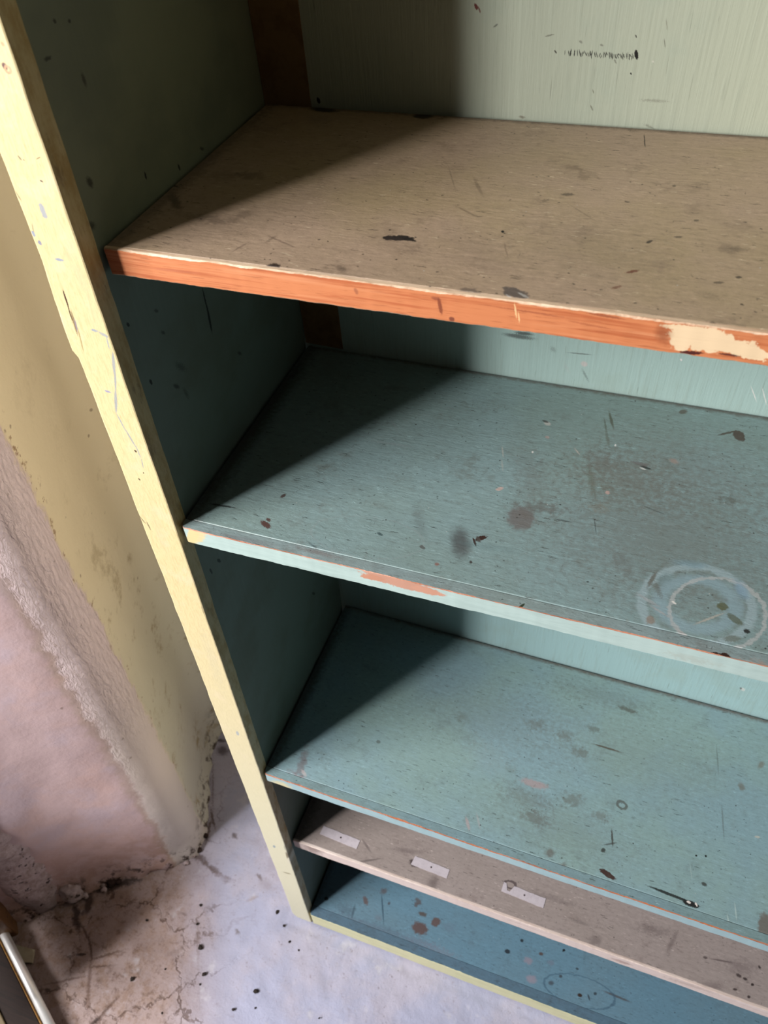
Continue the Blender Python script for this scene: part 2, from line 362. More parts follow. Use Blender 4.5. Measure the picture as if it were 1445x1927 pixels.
  (0.5735,0.0548,0.0225,0.0018,3.1028,(86,80,80),0.8,0.4,0.7),
  (0.5102,0.0413,0.062,0.0246,-3.0438,(66,98,122),0.6,0.4,0.25,0.035),
  (0.131,0.0561,0.0252,0.0014,2.004,(54,84,104),0.8,0.4,0.3),
  (0.0797,0.0331,0.0118,0.0021,1.6854,(56,78,94),0.6,0.5,0.6),
  (0.0642,0.0307,0.015,0.0086,-3.0699,(74,90,106),0.5,0.8,1),
  (0.1661,0.0184,0.0954,0.0093,-3.1399,(92,116,138),0.4,0.7,1.2),
  (0.1235,0.0182,0.0643,0.0056,-3.131,(104,112,130),0.4,0.7,1.2),
 ],
 'EF': [
  (0.4363,0.0223,0.0301,0.0125,-2.6724,(196,196,140),0.9,0.3,0.8),
  (0.5365,0.0682,0.0179,0.0093,-2.7867,(190,190,150),0.6,0.4,1),
 ],
 'ST': [
  (-0.0203,1.4652,0.0046,0.0021,1.5392,(180,182,184),1,0.12,0.7),
  (-0.0201,1.4614,0.0024,0.0021,1.4075,(180,182,184),1,0.12,0.6),
  (-0.0348,1.4498,0.0042,0.0005,-1.7867,(150,140,110),0.7,0.3,0.3),
  (-0.0369,1.4733,0.0041,0.0005,1.8848,(150,140,104),0.8,0.3,0.3),
  (-0.0362,1.4456,0.0021,0.0014,1.5985,(164,172,186),1,0.15,0.7),
  (-0.0335,1.4392,0.0017,0.0014,1.7588,(150,150,170),1,0.15,0.7),
  (-0.0215,1.4278,0.0036,0.0011,3.1145,(164,172,186),1,0.15,0.7),
  (-0.0126,1.3701,0.0033,0.0011,3.095,(168,176,184),1,0.2,0.6),
  (-0.0054,1.3677,0.0041,0.0014,2.747,(168,176,184),1,0.2,0.6),
  (-0.004,1.3607,0.006,0.0005,-1.676,(168,176,184),1,0.2,0.6),
  (-0.0055,1.3405,0.0122,0.0013,-1.8251,(178,180,176),1,0.2,0.6),
  (-0.0095,1.3241,0.013,0.0009,-1.8597,(178,180,176),1,0.2,0.7),
  (-0.0168,1.3007,0.0137,0.0013,-1.8627,(178,180,176),1,0.2,0.6),
  (-0.0193,1.2773,0.0097,0.0007,1.7338,(178,180,176),1,0.2,0.5),
  (-0.0153,1.2604,0.01,0.0009,1.7938,(178,180,176),1,0.2,0.5),
  (-0.0123,1.2458,0.0074,0.0006,1.6238,(178,180,176),1,0.2,0.5),
  (-0.0123,1.232,0.006,0.0005,-1.695,(178,180,176),1,0.2,0.5),
  (-0.0215,1.3096,0.003,0.001,3.0535,(170,166,190),1,0.2,0.4),
  (-0.0291,1.3945,0.0082,0.0008,-1.622,(80,56,42),1,0.2,0.6),
  (-0.0302,1.3819,0.0076,0.0006,-1.6442,(96,76,50),1,0.2,0.6),
  (-0.0296,1.3736,0.0107,0.001,-1.6861,(120,96,60),0.8,0.3,0.7),
  (-0.0288,1.3718,0.0059,0.0008,-1.7142,(150,140,150),0.9,0.3,0.6),
  (-0.0296,1.3581,0.0122,0.0005,-1.7029,(160,140,90),0.8,0.3,0.3),
  (-0.0091,1.5561,0.0021,0.0018,1.6155,(110,70,70),1,0.25,0.3),
  (-0.0076,1.5544,0.002,0.0019,0.5399,(214,170,130),0.9,0.3,0.3,0.4),
  (-0.0049,1.5684,0.0013,0.001,2.2465,(190,160,120),0.8,0.3,0.6),
  (-0.0234,1.5002,0.0019,0.0005,2.0989,(130,120,90),0.9,0.3,0.3),
  (-0.0206,1.4991,0.0008,0.0004,2.3312,(130,120,90),0.9,0.3,0.3),
  (-0.0083,1.5015,0.0022,0.0003,-2.7231,(150,130,90),0.9,0.3,0.5),
  (-0.0124,1.486,0.0012,0.0005,2.6709,(90,80,70),1,0.3,0.5),
  (-0.015,1.2457,0.0014,0.0011,1.7748,(80,66,50),1,0.3,0.4),
  (-0.0224,1.2093,0.0014,0.001,1.9201,(80,66,50),1,0.3,0.4),
  (-0.0149,1.2195,0.0009,0.0006,1.086,(80,66,50),1,0.3,0.4),
  (-0.0376,1.1522,0.0072,0.0009,2.0536,(130,120,90),0.8,0.3,0.8),
  (-0.0319,1.1435,0.0059,0.0008,1.669,(120,110,84),0.8,0.3,0.8),
  (-0.0144,0.7469,0.0061,0.0022,1.4556,(190,196,196),1,0.2,0.5),
  (-0.0229,0.3614,0.0061,0.0023,1.3698,(170,184,190),1,0.2,0.5),
  (-0.0025,0.3355,0.0187,0.0024,1.559,(150,136,104),1,0.3,0.8),
  (-0.0022,0.317,0.0149,0.0027,-1.6343,(246,240,214),1,0.3,0.6),
  (-0.0163,0.2483,0.0078,0.0028,-2.8325,(170,160,120),0.9,0.3,0.8),
  (0.0067,1.1563,0.001,0.0007,1.1835,(90,70,60),1,0.3,0.4),
  (-0.0085,1.4168,0.0169,0.0054,1.7013,(214,200,160),0.55,0.8,1.3),
  (-0.0033,1.5244,0.0141,0.0045,1.6197,(228,206,160),0.45,0.8,1.4),
  (-0.0076,1.3814,0.014,0.0054,1.5446,(220,208,166),0.5,0.8,1.3),
  (-0.0093,1.4493,0.0156,0.0042,1.7227,(222,208,172),0.45,0.8,1.3),
  (-0.0212,1.1395,0.031,0.0048,-1.603,(222,210,166),0.5,0.8,1.3),
  (-0.0118,0.923,0.0561,0.0064,-1.6089,(220,212,180),0.45,0.8,1.3),
  (-0.0028,1.5521,0.0089,0.0035,1.6974,(224,204,160),0.4,0.8,1.4),
  (-0.0294,1.2087,0.0273,0.0052,-1.6189,(232,216,170),0.4,0.8,1.3),
 ],
 'SP': [
  (0.1325,1.3175,0.012,0.0011,-1.578,(10,12,12),0.95,0.3,0.4),
  (0.1323,1.298,0.0143,0.0016,-1.6281,(10,12,12),1,0.3,0.4),
  (0.0255,1.3608,0.0024,0.0014,2.0263,(14,14,12),1,0.3,0.5),
  (0.0307,1.3008,0.0031,0.0014,1.8203,(14,14,12),1,0.3,0.5),
  (0.0609,1.2736,0.005,0.0019,2.288,(18,20,18),0.7,0.5,1),
  (0.0739,1.2857,0.0083,0.003,2.2527,(22,24,22),0.6,0.6,1),
  (0.0946,1.4487,0.0029,0.001,1.6494,(8,8,8),1,0.3,0.4),
  (0.1394,1.4357,0.0029,0.0011,1.8014,(14,16,14),0.9,0.3,0.4),
  (0.0327,1.4717,0.0039,0.0025,2.0019,(26,24,20),0.8,0.5,0.9),
  (0.03,1.5513,0.0032,0.0012,3.0609,(20,20,16),0.8,0.5,1),
  (0.0572,1.5298,0.004,0.0016,1.6723,(40,30,24),0.7,0.6,0.9),
  (0.0462,1.5673,0.0015,0.0011,2.4111,(20,20,16),0.8,0.4,0.7),
  (0.0597,1.5635,0.0015,0.0011,2.4312,(20,20,16),0.8,0.4,0.7),
  (0.0483,1.0477,0.0052,0.0018,2.0468,(14,20,20),0.9,0.3,0.6),
  (0.0312,1.0497,0.0051,0.0015,1.7338,(14,20,20),0.9,0.3,0.6),
  (0.2276,0.769,0.0065,0.0019,2.1181,(14,20,20),0.9,0.3,0.5),
  (0.0208,1.446,0.004,0.0024,2.4312,(20,26,20),0.7,0.6,1),
  (0.1771,1.435,0.0031,0.0014,2.5535,(22,22,18),0.7,0.5,1),
  (0.0629,1.3499,0.003,0.0014,2.3094,(22,22,18),0.7,0.5,1),
  (0.0637,1.3282,0.0031,0.0014,2.2843,(20,22,18),0.7,0.5,1),
  (0.1691,1.234,0.0044,0.0017,2.3092,(24,26,18),0.7,0.5,1),
  (0.0711,1.2581,0.0066,0.002,1.8086,(24,26,22),0.6,0.5,1),
  (0.0541,0.2104,0.0217,0.0018,-1.7278,(120,150,150),0.8,0.3,0.3),
 ],
 'BK': [
  (0.3261,1.4918,0.0035,0.0014,1.8806,(14,12,12),1,0.15,0.4),
  (0.1988,1.5185,0.0024,0.0013,2.0194,(110,44,36),1,0.2,0.7),
  (0.2015,1.5164,0.0024,0.0007,1.9924,(130,90,80),0.9,0.3,0.6),
  (0.0532,1.4351,0.0028,0.0017,1.8057,(16,12,10),1,0.2,0.4),
  (0.2641,1.4898,0.0015,0.0006,2.311,(60,58,50),0.9,0.3,0.5),
  (0.3244,1.4779,0.0009,0.0005,2.2472,(20,18,16),1,0.2,0.4),
  (0.3238,1.5046,0.0012,0.0005,2.1021,(60,56,50),0.9,0.3,0.6),
  (0.2583,1.5013,0.0034,0.0006,-2.8657,(110,112,98),0.7,0.4,0.9),
  (0.2829,1.4982,0.0015,0.0008,2.6909,(120,120,108),0.7,0.5,0.9),
  (0.2992,1.4969,0.0013,0.0007,2.9005,(120,120,108),0.7,0.5,0.9),
  (0.3111,1.4859,0.0018,0.0006,2.2067,(110,110,98),0.7,0.5,0.9),
  (0.3454,1.4592,0.0082,0.001,-3.1126,(128,128,112),0.6,0.5,1.4),
  (0.345,1.439,0.0039,0.0008,2.7808,(110,110,94),0.6,0.5,1.2),
  (0.2974,1.4496,0.0023,0.0006,2.0947,(110,108,92),0.7,0.4,0.6),
  (0.297,1.4624,0.0017,0.0004,1.9642,(110,108,92),0.7,0.4,0.6),
  (0.3454,1.5011,0.003,0.0003,1.8934,(104,104,90),0.8,0.4,0.3),
  (0.3445,1.5137,0.0037,0.0003,1.8702,(130,130,112),0.7,0.4,0.3),
  (0.3393,1.4877,0.0009,0.0006,2.7635,(220,220,206),0.9,0.3,0.4),
  (0.2407,1.4372,0.0023,0.001,3.0469,(120,110,92),0.7,0.5,0.9),
  (0.215,1.5058,0.0021,0.0006,-2.522,(90,92,82),0.7,0.4,0.8),
  (0.2715,1.4898,0.0018,0.0003,1.577,(30,28,26),0.8504,0.25,0.8),
  (0.2746,1.4893,0.0019,0.0004,1.8706,(30,28,26),0.8192,0.25,0.8),
  (0.276,1.4898,0.0028,0.0005,-1.6117,(30,28,26),0.9517,0.25,0.8),
  (0.2789,1.4898,0.0024,0.0004,-1.5784,(30,28,26),0.9637,0.25,0.8),
  (0.2813,1.49,0.0024,0.0004,1.7413,(30,28,26),0.7944,0.25,0.8),
  (0.2831,1.49,0.0028,0.0004,1.9054,(30,28,26),0.8251,0.25,0.8),
  (0.2842,1.4891,0.0018,0.0004,1.763,(44,42,38),0.8033,0.3,1),
  (0.2854,1.4896,0.0018,0.0003,1.6222,(30,28,26),0.9531,0.25,0.8),
  (0.2861,1.4907,0.0016,0.0003,-1.8805,(44,42,38),0.8138,0.3,1),
  (0.2877,1.4898,0.002,0.0003,2.0486,(30,28,26),0.8007,0.25,0.8),
  (0.2886,1.4896,0.0012,0.0004,-1.7167,(44,42,38),0.7283,0.3,1),
  (0.29,1.4894,0.0017,0.0003,-1.8019,(30,28,26),0.9413,0.25,0.8),
  (0.291,1.4892,0.0012,0.0003,-1.7703,(44,42,38),0.7836,0.3,1),
  (0.2918,1.4896,0.0029,0.0004,1.8867,(30,28,26),0.99,0.25,0.8),
  (0.2925,1.4907,0.0019,0.0004,-1.5994,(44,42,38),0.7642,0.3,1),
  (0.2949,1.4897,0.002,0.0003,1.9151,(30,28,26),0.861,0.25,0.8),
  (0.2957,1.4906,0.0019,0.0003,1.6184,(44,42,38),0.6038,0.3,1),
  (0.2962,1.49,0.0021,0.0003,1.8853,(30,28,26),0.7743,0.25,0.8),
  (0.2972,1.489,0.001,0.0003,1.6041,(44,42,38),0.6221,0.3,1),
  (0.2986,1.4897,0.0016,0.0004,-1.757,(30,28,26),0.8123,0.25,0.8),
  (0.2997,1.4886,0.0014,0.0004,-1.8225,(44,42,38),0.7637,0.3,1),
  (0.3016,1.4899,0.0021,0.0003,-1.617,(30,28,26),0.8553,0.25,0.8),
  (0.3024,1.4905,0.0019,0.0003,2.0348,(44,42,38),0.6127,0.3,1),
  (0.3031,1.4901,0.0019,0.0005,-1.663,(30,28,26),0.7854,0.25,0.8),
  (0.3038,1.4911,0.0016,0.0004,2.1328,(44,42,38),0.7612,0.3,1),
  (0.306,1.4898,0.0026,0.0004,1.8638,(30,28,26),0.7732,0.25,0.8),
  (0.3068,1.4905,0.0019,0.0004,2.0164,(44,42,38),0.7346,0.3,1),
  (0.308,1.4897,0.0026,0.0004,1.7844,(30,28,26),0.9137,0.25,0.8),
  (0.3089,1.4893,0.0018,0.0004,-1.6003,(44,42,38),0.6298,0.3,1),
  (0.3105,1.4896,0.0016,0.0005,1.8536,(30,28,26),0.7819,0.25,0.8),
  (0.3116,1.4886,0.0009,0.0003,2.0153,(44,42,38),0.8541,0.3,1),
  (0.3123,1.4898,0.0019,0.0002,2.0143,(30,28,26),0.9806,0.25,0.8),
  (0.313,1.491,0.0011,0.0004,2.2675,(44,42,38),0.9132,0.3,1),
  (0.3148,1.49,0.0019,0.0004,1.9902,(30,28,26),0.8327,0.25,0.8),
  (0.3158,1.4892,0.0014,0.0003,2.0261,(44,42,38),0.6106,0.3,1),
  (0.3162,1.4899,0.0027,0.0004,1.713,(30,28,26),0.7847,0.25,0.8),
  (0.317,1.4903,0.0014,0.0002,2.0065,(44,42,38),0.9351,0.3,1),
  (0.3191,1.4904,0.002,0.0004,1.749,(30,28,26),0.8278,0.25,0.8),
  (0.3199,1.491,0.0019,0.0003,1.7274,(44,42,38),0.6458,0.3,1),
  (0.3212,1.4898,0.0021,0.0004,1.7307,(30,28,26),0.9441,0.25,0.8),
  (0.3219,1.4908,0.0012,0.0003,2.2303,(44,42,38),0.9346,0.3,1),
  (0.3231,1.4899,0.0027,0.0003,-1.5866,(30,28,26),0.7873,0.25,0.8),
  (0.324,1.49,0.0014,0.0004,-1.5627,(44,42,38),0.8842,0.3,1),
  (0.251,1.2107,0.0147,0.0027,-3.1257,(84,90,88),0.8,0.5,1.2),
  (0.2563,1.2156,0.009,0.002,-3.0926,(64,66,64),0.8,0.5,1.2),
  (0.322,1.1894,0.0035,0.0033,2.4606,(216,210,206),0.9,0.3,0.8),
  (0.3046,1.1802,0.0057,0.0018,2.0644,(190,204,200),0.5,0.5,1),
  (0.3249,1.1749,0.0072,0.0012,2.0903,(100,110,106),0.6,0.5,1.1),
  (0.2884,1.2014,0.0034,0.0025,2.1966,(110,116,112),0.5,0.6,1),
  (0.316,1.2016,0.012,0.0008,-3.0493,(110,120,116),0.7,0.4,0.9),
  (0.4899,1.188,0.0095,0.0006,2.0827,(236,240,234),0.95,0.3,0.4),
  (0.5001,1.187,0.0107,0.0006,2.0146,(236,240,234),0.9,0.3,0.4),
  (0.4148,1.2148,0.0016,0.0011,2.2518,(240,240,236),1,0.3,0.3),
  (0.6068,0.687,0.0039,0.0028,1.7902,(230,236,232),0.9,0.3,0.4),
  (0.6037,0.6882,0.0026,0.0015,1.7762,(120,120,120),0.8,0.3,0.4),
  (-0.1249,0.3125,0.0025,0.0014,1.3982,(0,0,0),0,0.3,0.4),
 ],
 'FL': [
  (-0.4945,-0.1239,0.0739,0.0078,-2.4985,(46,30,28),1,0.3,0.9),
  (-0.4194,-0.0737,0.0642,0.0078,-2.5473,(50,34,30),1,0.3,1.1),
  (-0.5427,-0.1645,0.042,0.0086,-2.6249,(40,26,26),1,0.3,0.7),
  (-0.4515,-0.1432,0.0297,0.0061,2.2586,(46,30,30),1,0.3,0.8),
  (-0.442,-0.1164,0.0188,0.0093,1.749,(52,36,32),0.95,0.3,0.9),
  (-0.4152,-0.165,0.02,0.0022,2.5942,(86,62,52),0.9,0.4,0.8),
  (-0.3886,-0.1861,0.0206,0.0023,2.3165,(96,70,58),0.9,0.4,0.9),
  (-0.4009,-0.2005,0.0095,0.0028,-2.8299,(46,32,30),1,0.3,0.8),
  (-0.3558,-0.2382,0.0458,0.003,2.1014,(112,82,68),0.8,0.5,0.9),
  (-0.4049,-0.2507,0.0397,0.0019,-2.6201,(112,80,64),0.8,0.5,0.9),
  (-0.425,-0.275,0.0065,0.0029,-3.0029,(40,26,24),1,0.3,0.6),
  (-0.3525,-0.1854,0.0284,0.0024,-2.538,(104,74,58),0.9,0.4,1.1),
  (-0.3512,-0.2057,0.0203,0.0019,-2.7145,(96,68,56),0.8,0.4,1.1),
  (-0.3001,-0.2652,0.0268,0.0027,-1.9166,(96,66,50),0.9,0.4,1),
  (-0.3082,-0.2881,0.0085,0.005,-2.2531,(56,36,30),1,0.3,0.8),
  (-0.4514,-0.2623,0.0601,0.0252,3.1386,(140,124,116),0.35,0.7,0.6),
  (-0.3431,-0.1242,0.0737,0.0309,2.9181,(128,100,88),0.35,0.9,1.2),
  (-0.2826,0.0983,0.0274,0.0035,1.9051,(96,72,56),0.9,0.4,1),
  (-0.285,0.1218,0.0224,0.0027,2.2712,(92,68,54),0.9,0.4,1),
  (-0.2799,0.0379,0.0223,0.0073,-3.1227,(84,60,50),0.9,0.4,1.2),
  (-0.242,0.0304,0.021,0.0051,3.0485,(96,72,60),0.9,0.4,1.3),
  (-0.3028,0.0381,0.0159,0.0047,-2.3956,(100,72,60),0.8,0.4,1.2),
  (-0.2058,0.0205,0.0175,0.005,3.0987,(120,96,88),0.7,0.5,1.3),
  (-0.376,0.2603,0.0237,0.0037,1.972,(60,40,36),0.95,0.3,0.9),
  (-0.3634,0.2883,0.025,0.0053,-2.8773,(56,38,34),0.95,0.3,0.9),
  (-0.3399,0.2697,0.0121,0.0095,2.7393,(62,42,40),0.9,0.5,0.9),
  (-0.3306,0.1819,0.0623,0.0035,2.0694,(104,84,70),0.8,0.5,1.3),
  (-0.3194,0.1857,0.0498,0.0023,2.0648,(110,88,74),0.7,0.5,1.3),
  (-0.2233,0.1067,0.0062,0.0053,2.8031,(92,72,62),0.9,0.4,0.7),
  (-0.1355,0.0449,0.0081,0.0031,2.6007,(112,92,84),0.8,0.4,0.9),
  (-0.1303,-0.0652,0.0069,0.0038,2.7418,(120,106,100),0.8,0.4,0.8),
  (-0.1965,-0.1036,0.0389,0.0021,2.1038,(150,130,126),0.7,0.5,1.2),
  (-0.1304,0.0029,0.011,0.0032,-2.4399,(168,140,120),0.6,0.5,0.8),
  (-0.1163,0.035,0.0176,0.009,2.8516,(160,148,156),0.5,0.7,1.1),
  (-0.1831,-0.0785,0.0246,0.003,2.2394,(140,122,118),0.5,0.6,1.2),
  (-0.1116,0.0756,0.0569,0.0165,2.6306,(164,150,160),0.4,0.8,1.4),
  (-0.2476,-0.0699,0.0076,0.0028,3.0622,(110,84,74),0.7,0.5,1),
  (-0.2387,-0.2157,0.0082,0.0029,-2.3854,(110,84,72),0.7,0.5,1),
  (-0.2283,-0.1348,0.0166,0.004,-2.4688,(128,104,96),0.5,0.6,1.2),
 ],
}

# ------------------------------------------------------------------ helpers
ALBEDO = 0.66                  # paint reflectance against the swatch colours


def lin(c):
    r = []
    for v in c[:3]:
        v = v / 255.0
        r.append(v / 12.92 if v <= 0.04045 else ((v + 0.055) / 1.055) ** 2.4)
    return tuple(r)


class Mat:
    """small builder for a painted-surface node material"""

    def __init__(self, name, rough=0.55, spec=0.4, albedo=ALBEDO):
        self.albedo = albedo
        self.m = bpy.data.materials.new(name)
        self.m.use_nodes = True
        self.t = self.m.node_tree
        self.b = self.t.nodes['Principled BSDF']
        self.b.inputs['Roughness'].default_value = rough
        self.b.inputs['Specular IOR Level'].default_value = spec
        tc = self.t.nodes.new('ShaderNodeTexCoord')
        self.P = tc.outputs['Object']
        self.UV = tc.outputs['UV']
        self.col = None
        self.h = None
        self.n = None

    def node(self, kind, **kw):
        n = self.t.nodes.new(kind)
        for k, v in kw.items():
            setattr(n, k, v)
        return n

    def put(self, sock, v):
        if isinstance(v, bpy.types.NodeSocket):
            self.t.links.new(v, sock)
        else:
            sock.default_value = v

    def math(self, op, a, b=0.0, c=0.0, clamp=False):
        n = self.node('ShaderNodeMath', operation=op, use_clamp=clamp)
        for i, v in enumerate((a, b, c)):
            self.put(n.inputs[i], v)
        return n.outputs[0]

    def sep(self, vec):
        n = self.node('ShaderNodeSeparateXYZ')
        self.put(n.inputs[0], vec)
        return n.outputs

    def comb(self, x, y, z=0.0):
        n = self.node('ShaderNodeCombineXYZ')
        for i, v in enumerate((x, y, z)):
            self.put(n.inputs[i], v)
        return n.outputs[0]

    def stretch(self, vec, s, rot=(0, 0, 0)):
        n = self.node('ShaderNodeMapping', vector_type='POINT')
        self.put(n.inputs[0], vec)
        n.inputs[2].default_value = rot
        n.inputs[3].default_value = s
        return n.outputs[0]

    def noise(self, vec, scale, detail=3.0, rough=0.55, dist=0.0):
        n = self.node('ShaderNodeTexNoise')
        self.put(n.inputs['Vector'], vec)
        n.inputs['Scale'].default_value = scale
        n.inputs['Detail'].default_value = detail
        n.inputs['Roughness'].default_value = rough
        n.inputs['Distortion'].default_value = dist
        return n.outputs[0]

    def voronoi(self, vec, scale, feature='F1'):
        n = self.node('ShaderNodeTexVoronoi', feature=feature)
        self.put(n.inputs['Vector'], vec)
        n.inputs['Scale'].default_value = scale
        return n.outputs['Distance']

    def step(self, v, a, b, lo=0.0, hi=1.0):
        n = self.node('ShaderNodeMapRange', interpolation_type='SMOOTHSTEP')
        for i, x in enumerate((v, a, b, lo, hi)):
            self.put(n.inputs[i], x)
        return n.outputs[0]

    def mix(self, fac, col):
        """lay a colour (srgb 0-255, linear socket) over what is there"""
        if not isinstance(col, bpy.types.NodeSocket):
            col = tuple(v * self.albedo for v in lin(col)) + (1.0,)
        if self.col is None:
            self.col = col
            return
        n = self.node('ShaderNodeMix', data_type='RGBA')
        self.put(n.inputs[0], fac)
        self.put(n.inputs[6], self.col)
        self.put(n.inputs[7], col)
        self.col = n.outputs[2]

    def scale(self, fac_sock):
        n = self.node('ShaderNodeVectorMath', operation='SCALE')
        self.put(n.inputs[0], self.col)
        self.put(n.inputs[3], fac_sock)
        self.col = n.outputs[0]

    def warp(self, vec, scale, amp):
        n = self.node('ShaderNodeTexNoise')
        self.put(n.inputs['Vector'], vec)
        n.inputs['Scale'].default_value = scale
        n.inputs['Detail'].default_value = 4.0
        n.inputs['Roughness'].default_value = 0.65
        a = self.node('ShaderNodeVectorMath', operation='SUBTRACT')
        self.put(a.inputs[0], n.outputs[1])
        a.inputs[1].default_value = (0.5, 0.5, 0.5)
        b = self.node('ShaderNodeVectorMath', operation='MULTIPLY_ADD')
        self.put(b.inputs[0], a.outputs[0])
        b.inputs[1].default_value = (amp, amp, 0.0)
        self.put(b.inputs[2], vec)
        return b.outputs[0]

    def after(self, vec):
        n = self.node('ShaderNodeVectorMath', operation='MULTIPLY_ADD')
        self.put(n.inputs[0], self.col)
        n.inputs[1].default_value = (1e-8, 1e-8, 1e-8)
        self.put(n.inputs[2], vec)
        return n.outputs[0]

    def marks(self, vec, lst, nscale=160.0, gain=1.0, amp=0.006):
        big = self.math('SUBTRACT', self.noise(vec, nscale, 5.0, 0.7), 0.5)
        small = self.math('SUBTRACT', self.noise(vec, nscale * 4.5, 4.0, 0.7), 0.5)
        plain_vec = vec
        bent = self.warp(vec, nscale * 0.8, amp)
        bent_small = self.warp(vec, nscale * 3.0, amp * 0.35)
        for i, mk in enumerate(lst):
            if i % 12 == 11:
                # ties each batch of marks to the one before, so the shader is evaluated in order
                bent, bent_small = self.after(bent), self.after(bent_small)
            u, v, a, b, ang, col, al, so, wo = mk[:9]
            if len(mk) == 9 and al <= 0.65 and wo >= 1.0:
                wo, so, al = wo * 2.2, max(so, 0.6), al * 0.8     # smears break up into patches
            n = self.node('ShaderNodeMapping', vector_type='TEXTURE')
            tiny = min(a, b) < 0.0035
            fine = small if tiny else big
            self.put(n.inputs[0], bent_small if tiny else bent)
            n.inputs[1].default_value = (u, v, 0)
            n.inputs[2].default_value = (0, 0, ang)
            n.inputs[3].default_value = (max(a, 3e-4), max(b, 3e-4), 1)
            ln = self.node('ShaderNodeVectorMath', operation='LENGTH')
            self.put(ln.inputs[0], n.outputs[0])
            r = self.math('MULTIPLY_ADD', fine, wo * (0.35 if len(mk) > 9 else 1.6), ln.outputs['Value'])
            if len(mk) > 9:
                r = self.math('ABSOLUTE', self.math('SUBTRACT', r, 1.0))
                k = self.step(r, mk[9] * (1 - so), mk[9] * (1 + so), al, 0.0)
            else:
                k = self.step(r, 1 - so, 1 + so, al, 0.0)
            self.mix(k, tuple(min(255, c * gain) for c in col))

    def bump(self, h, strength=0.3, dist=0.001):
        n = self.node('ShaderNodeBump')
        n.inputs['Strength'].default_value = strength
        n.inputs['Distance'].default_value = dist
        self.put(n.inputs['Height'], h)
        if self.n is not None:
            self.put(n.inputs['Normal'], self.n)
        self.n = n.outputs[0]

    def done(self):
        self.put(self.b.inputs['Base Color'], self.col)
        if self.n is not None:
            self.put(self.b.inputs['Normal'], self.n)
        return self.m


def link(name, me, parent=None, loc=(0, 0, 0), rot=(0, 0, 0)):
    o = bpy.data.objects.new(name, me)
    C.objects.link(o)
    if parent is not None:
        o.parent = parent
        o.location = Vector(loc) - (parent.location if parent.type == 'EMPTY' else Vector((0, 0, 0)))
    else:
        o.location = loc
    o.rotation_euler = rot
    return o


def mesh(name, verts, faces, mats, idx=None, smooth=False):
    me = bpy.data.meshes.new(name)
    me.from_pydata(verts, [], faces)
    for m in mats:
        me.materials.append(m)
    if idx:
        me.polygons.foreach_set('material_index', idx)
    if smooth:
        me.polygons.foreach_set('use_smooth', [True] * len(faces))
    bm = bmesh.new()
    bm.from_mesh(me)
    bmesh.ops.recalc_face_normals(bm, faces=bm.faces)
    bm.to_mesh(me)
    bm.free()
    me.update()
    return me


def fn(x, s=0.0, octs=(1, 2.7, 7.1)):
    """one-dimensional noise, roughly -1..1"""
    t = 0
    for i, k in enumerate(octs):
        t += mnoise.noise((x * k, s * 3.17 + i * 9.1, 0.37)) / (1 + 0.8 * i)
    return t


def loft(name, stations, profile, mats, seg_mat=None, smooth=False):
    """closed profile carried along stations; profile(t) gives 3-D points; ends are capped"""
    rings = [profile(t) for t in stations]
    n = len(rings[0])
    v = [p for r in rings for p in r]
    f, idx = [], []
    for i in range(len(rings) - 1):
        for j in range(n):
            k = (j + 1) % n
            f.append((i * n + j, i * n + k, (i + 1) * n + k, (i + 1) * n + j))
            idx.append(seg_mat[j] if seg_mat else 0)
    f.append(tuple(range(n)))
    f.append(tuple(range((len(rings) - 1) * n, len(rings) * n)))
    idx += [0, 0]
    return mesh(name, v, f, mats, idx, smooth)


def span(a, b, n):
    return [a + (b - a) * i / n for i in range(n + 1)]


def box_bm(x0, x1, y0, y1, z0, z1, bev=0.0, seg=2):
    bm = bmesh.new()
    bmesh.ops.create_cube(bm, size=1.0)
    for v in bm.verts:
        v.co = Vector(((x0 + x1) / 2 + v.co.x * (x1 - x0), (y0 + y1) / 2 + v.co.y * (y1 - y0), (z0 + z1) / 2 + v.co.z * (z1 - z0)))
    if bev:
        bmesh.ops.bevel(bm, geom=list(bm.edges), offset=bev, segments=seg, affect='EDGES', profile=0.5)
    return bm


def to_mesh(name, bm, mats):
    me = bpy.data.meshes.new(name)
    bm.to_mesh(me)
    bm.free()
    for m in mats:
        me.materials.append(m)
    return me


def tag(o, label=None, cat=None, group=None, kind=None):
    for k, v in (('label', label), ('category', cat), ('group', group), ('kind', kind)):
        if v:
            o[k] = v
    return o


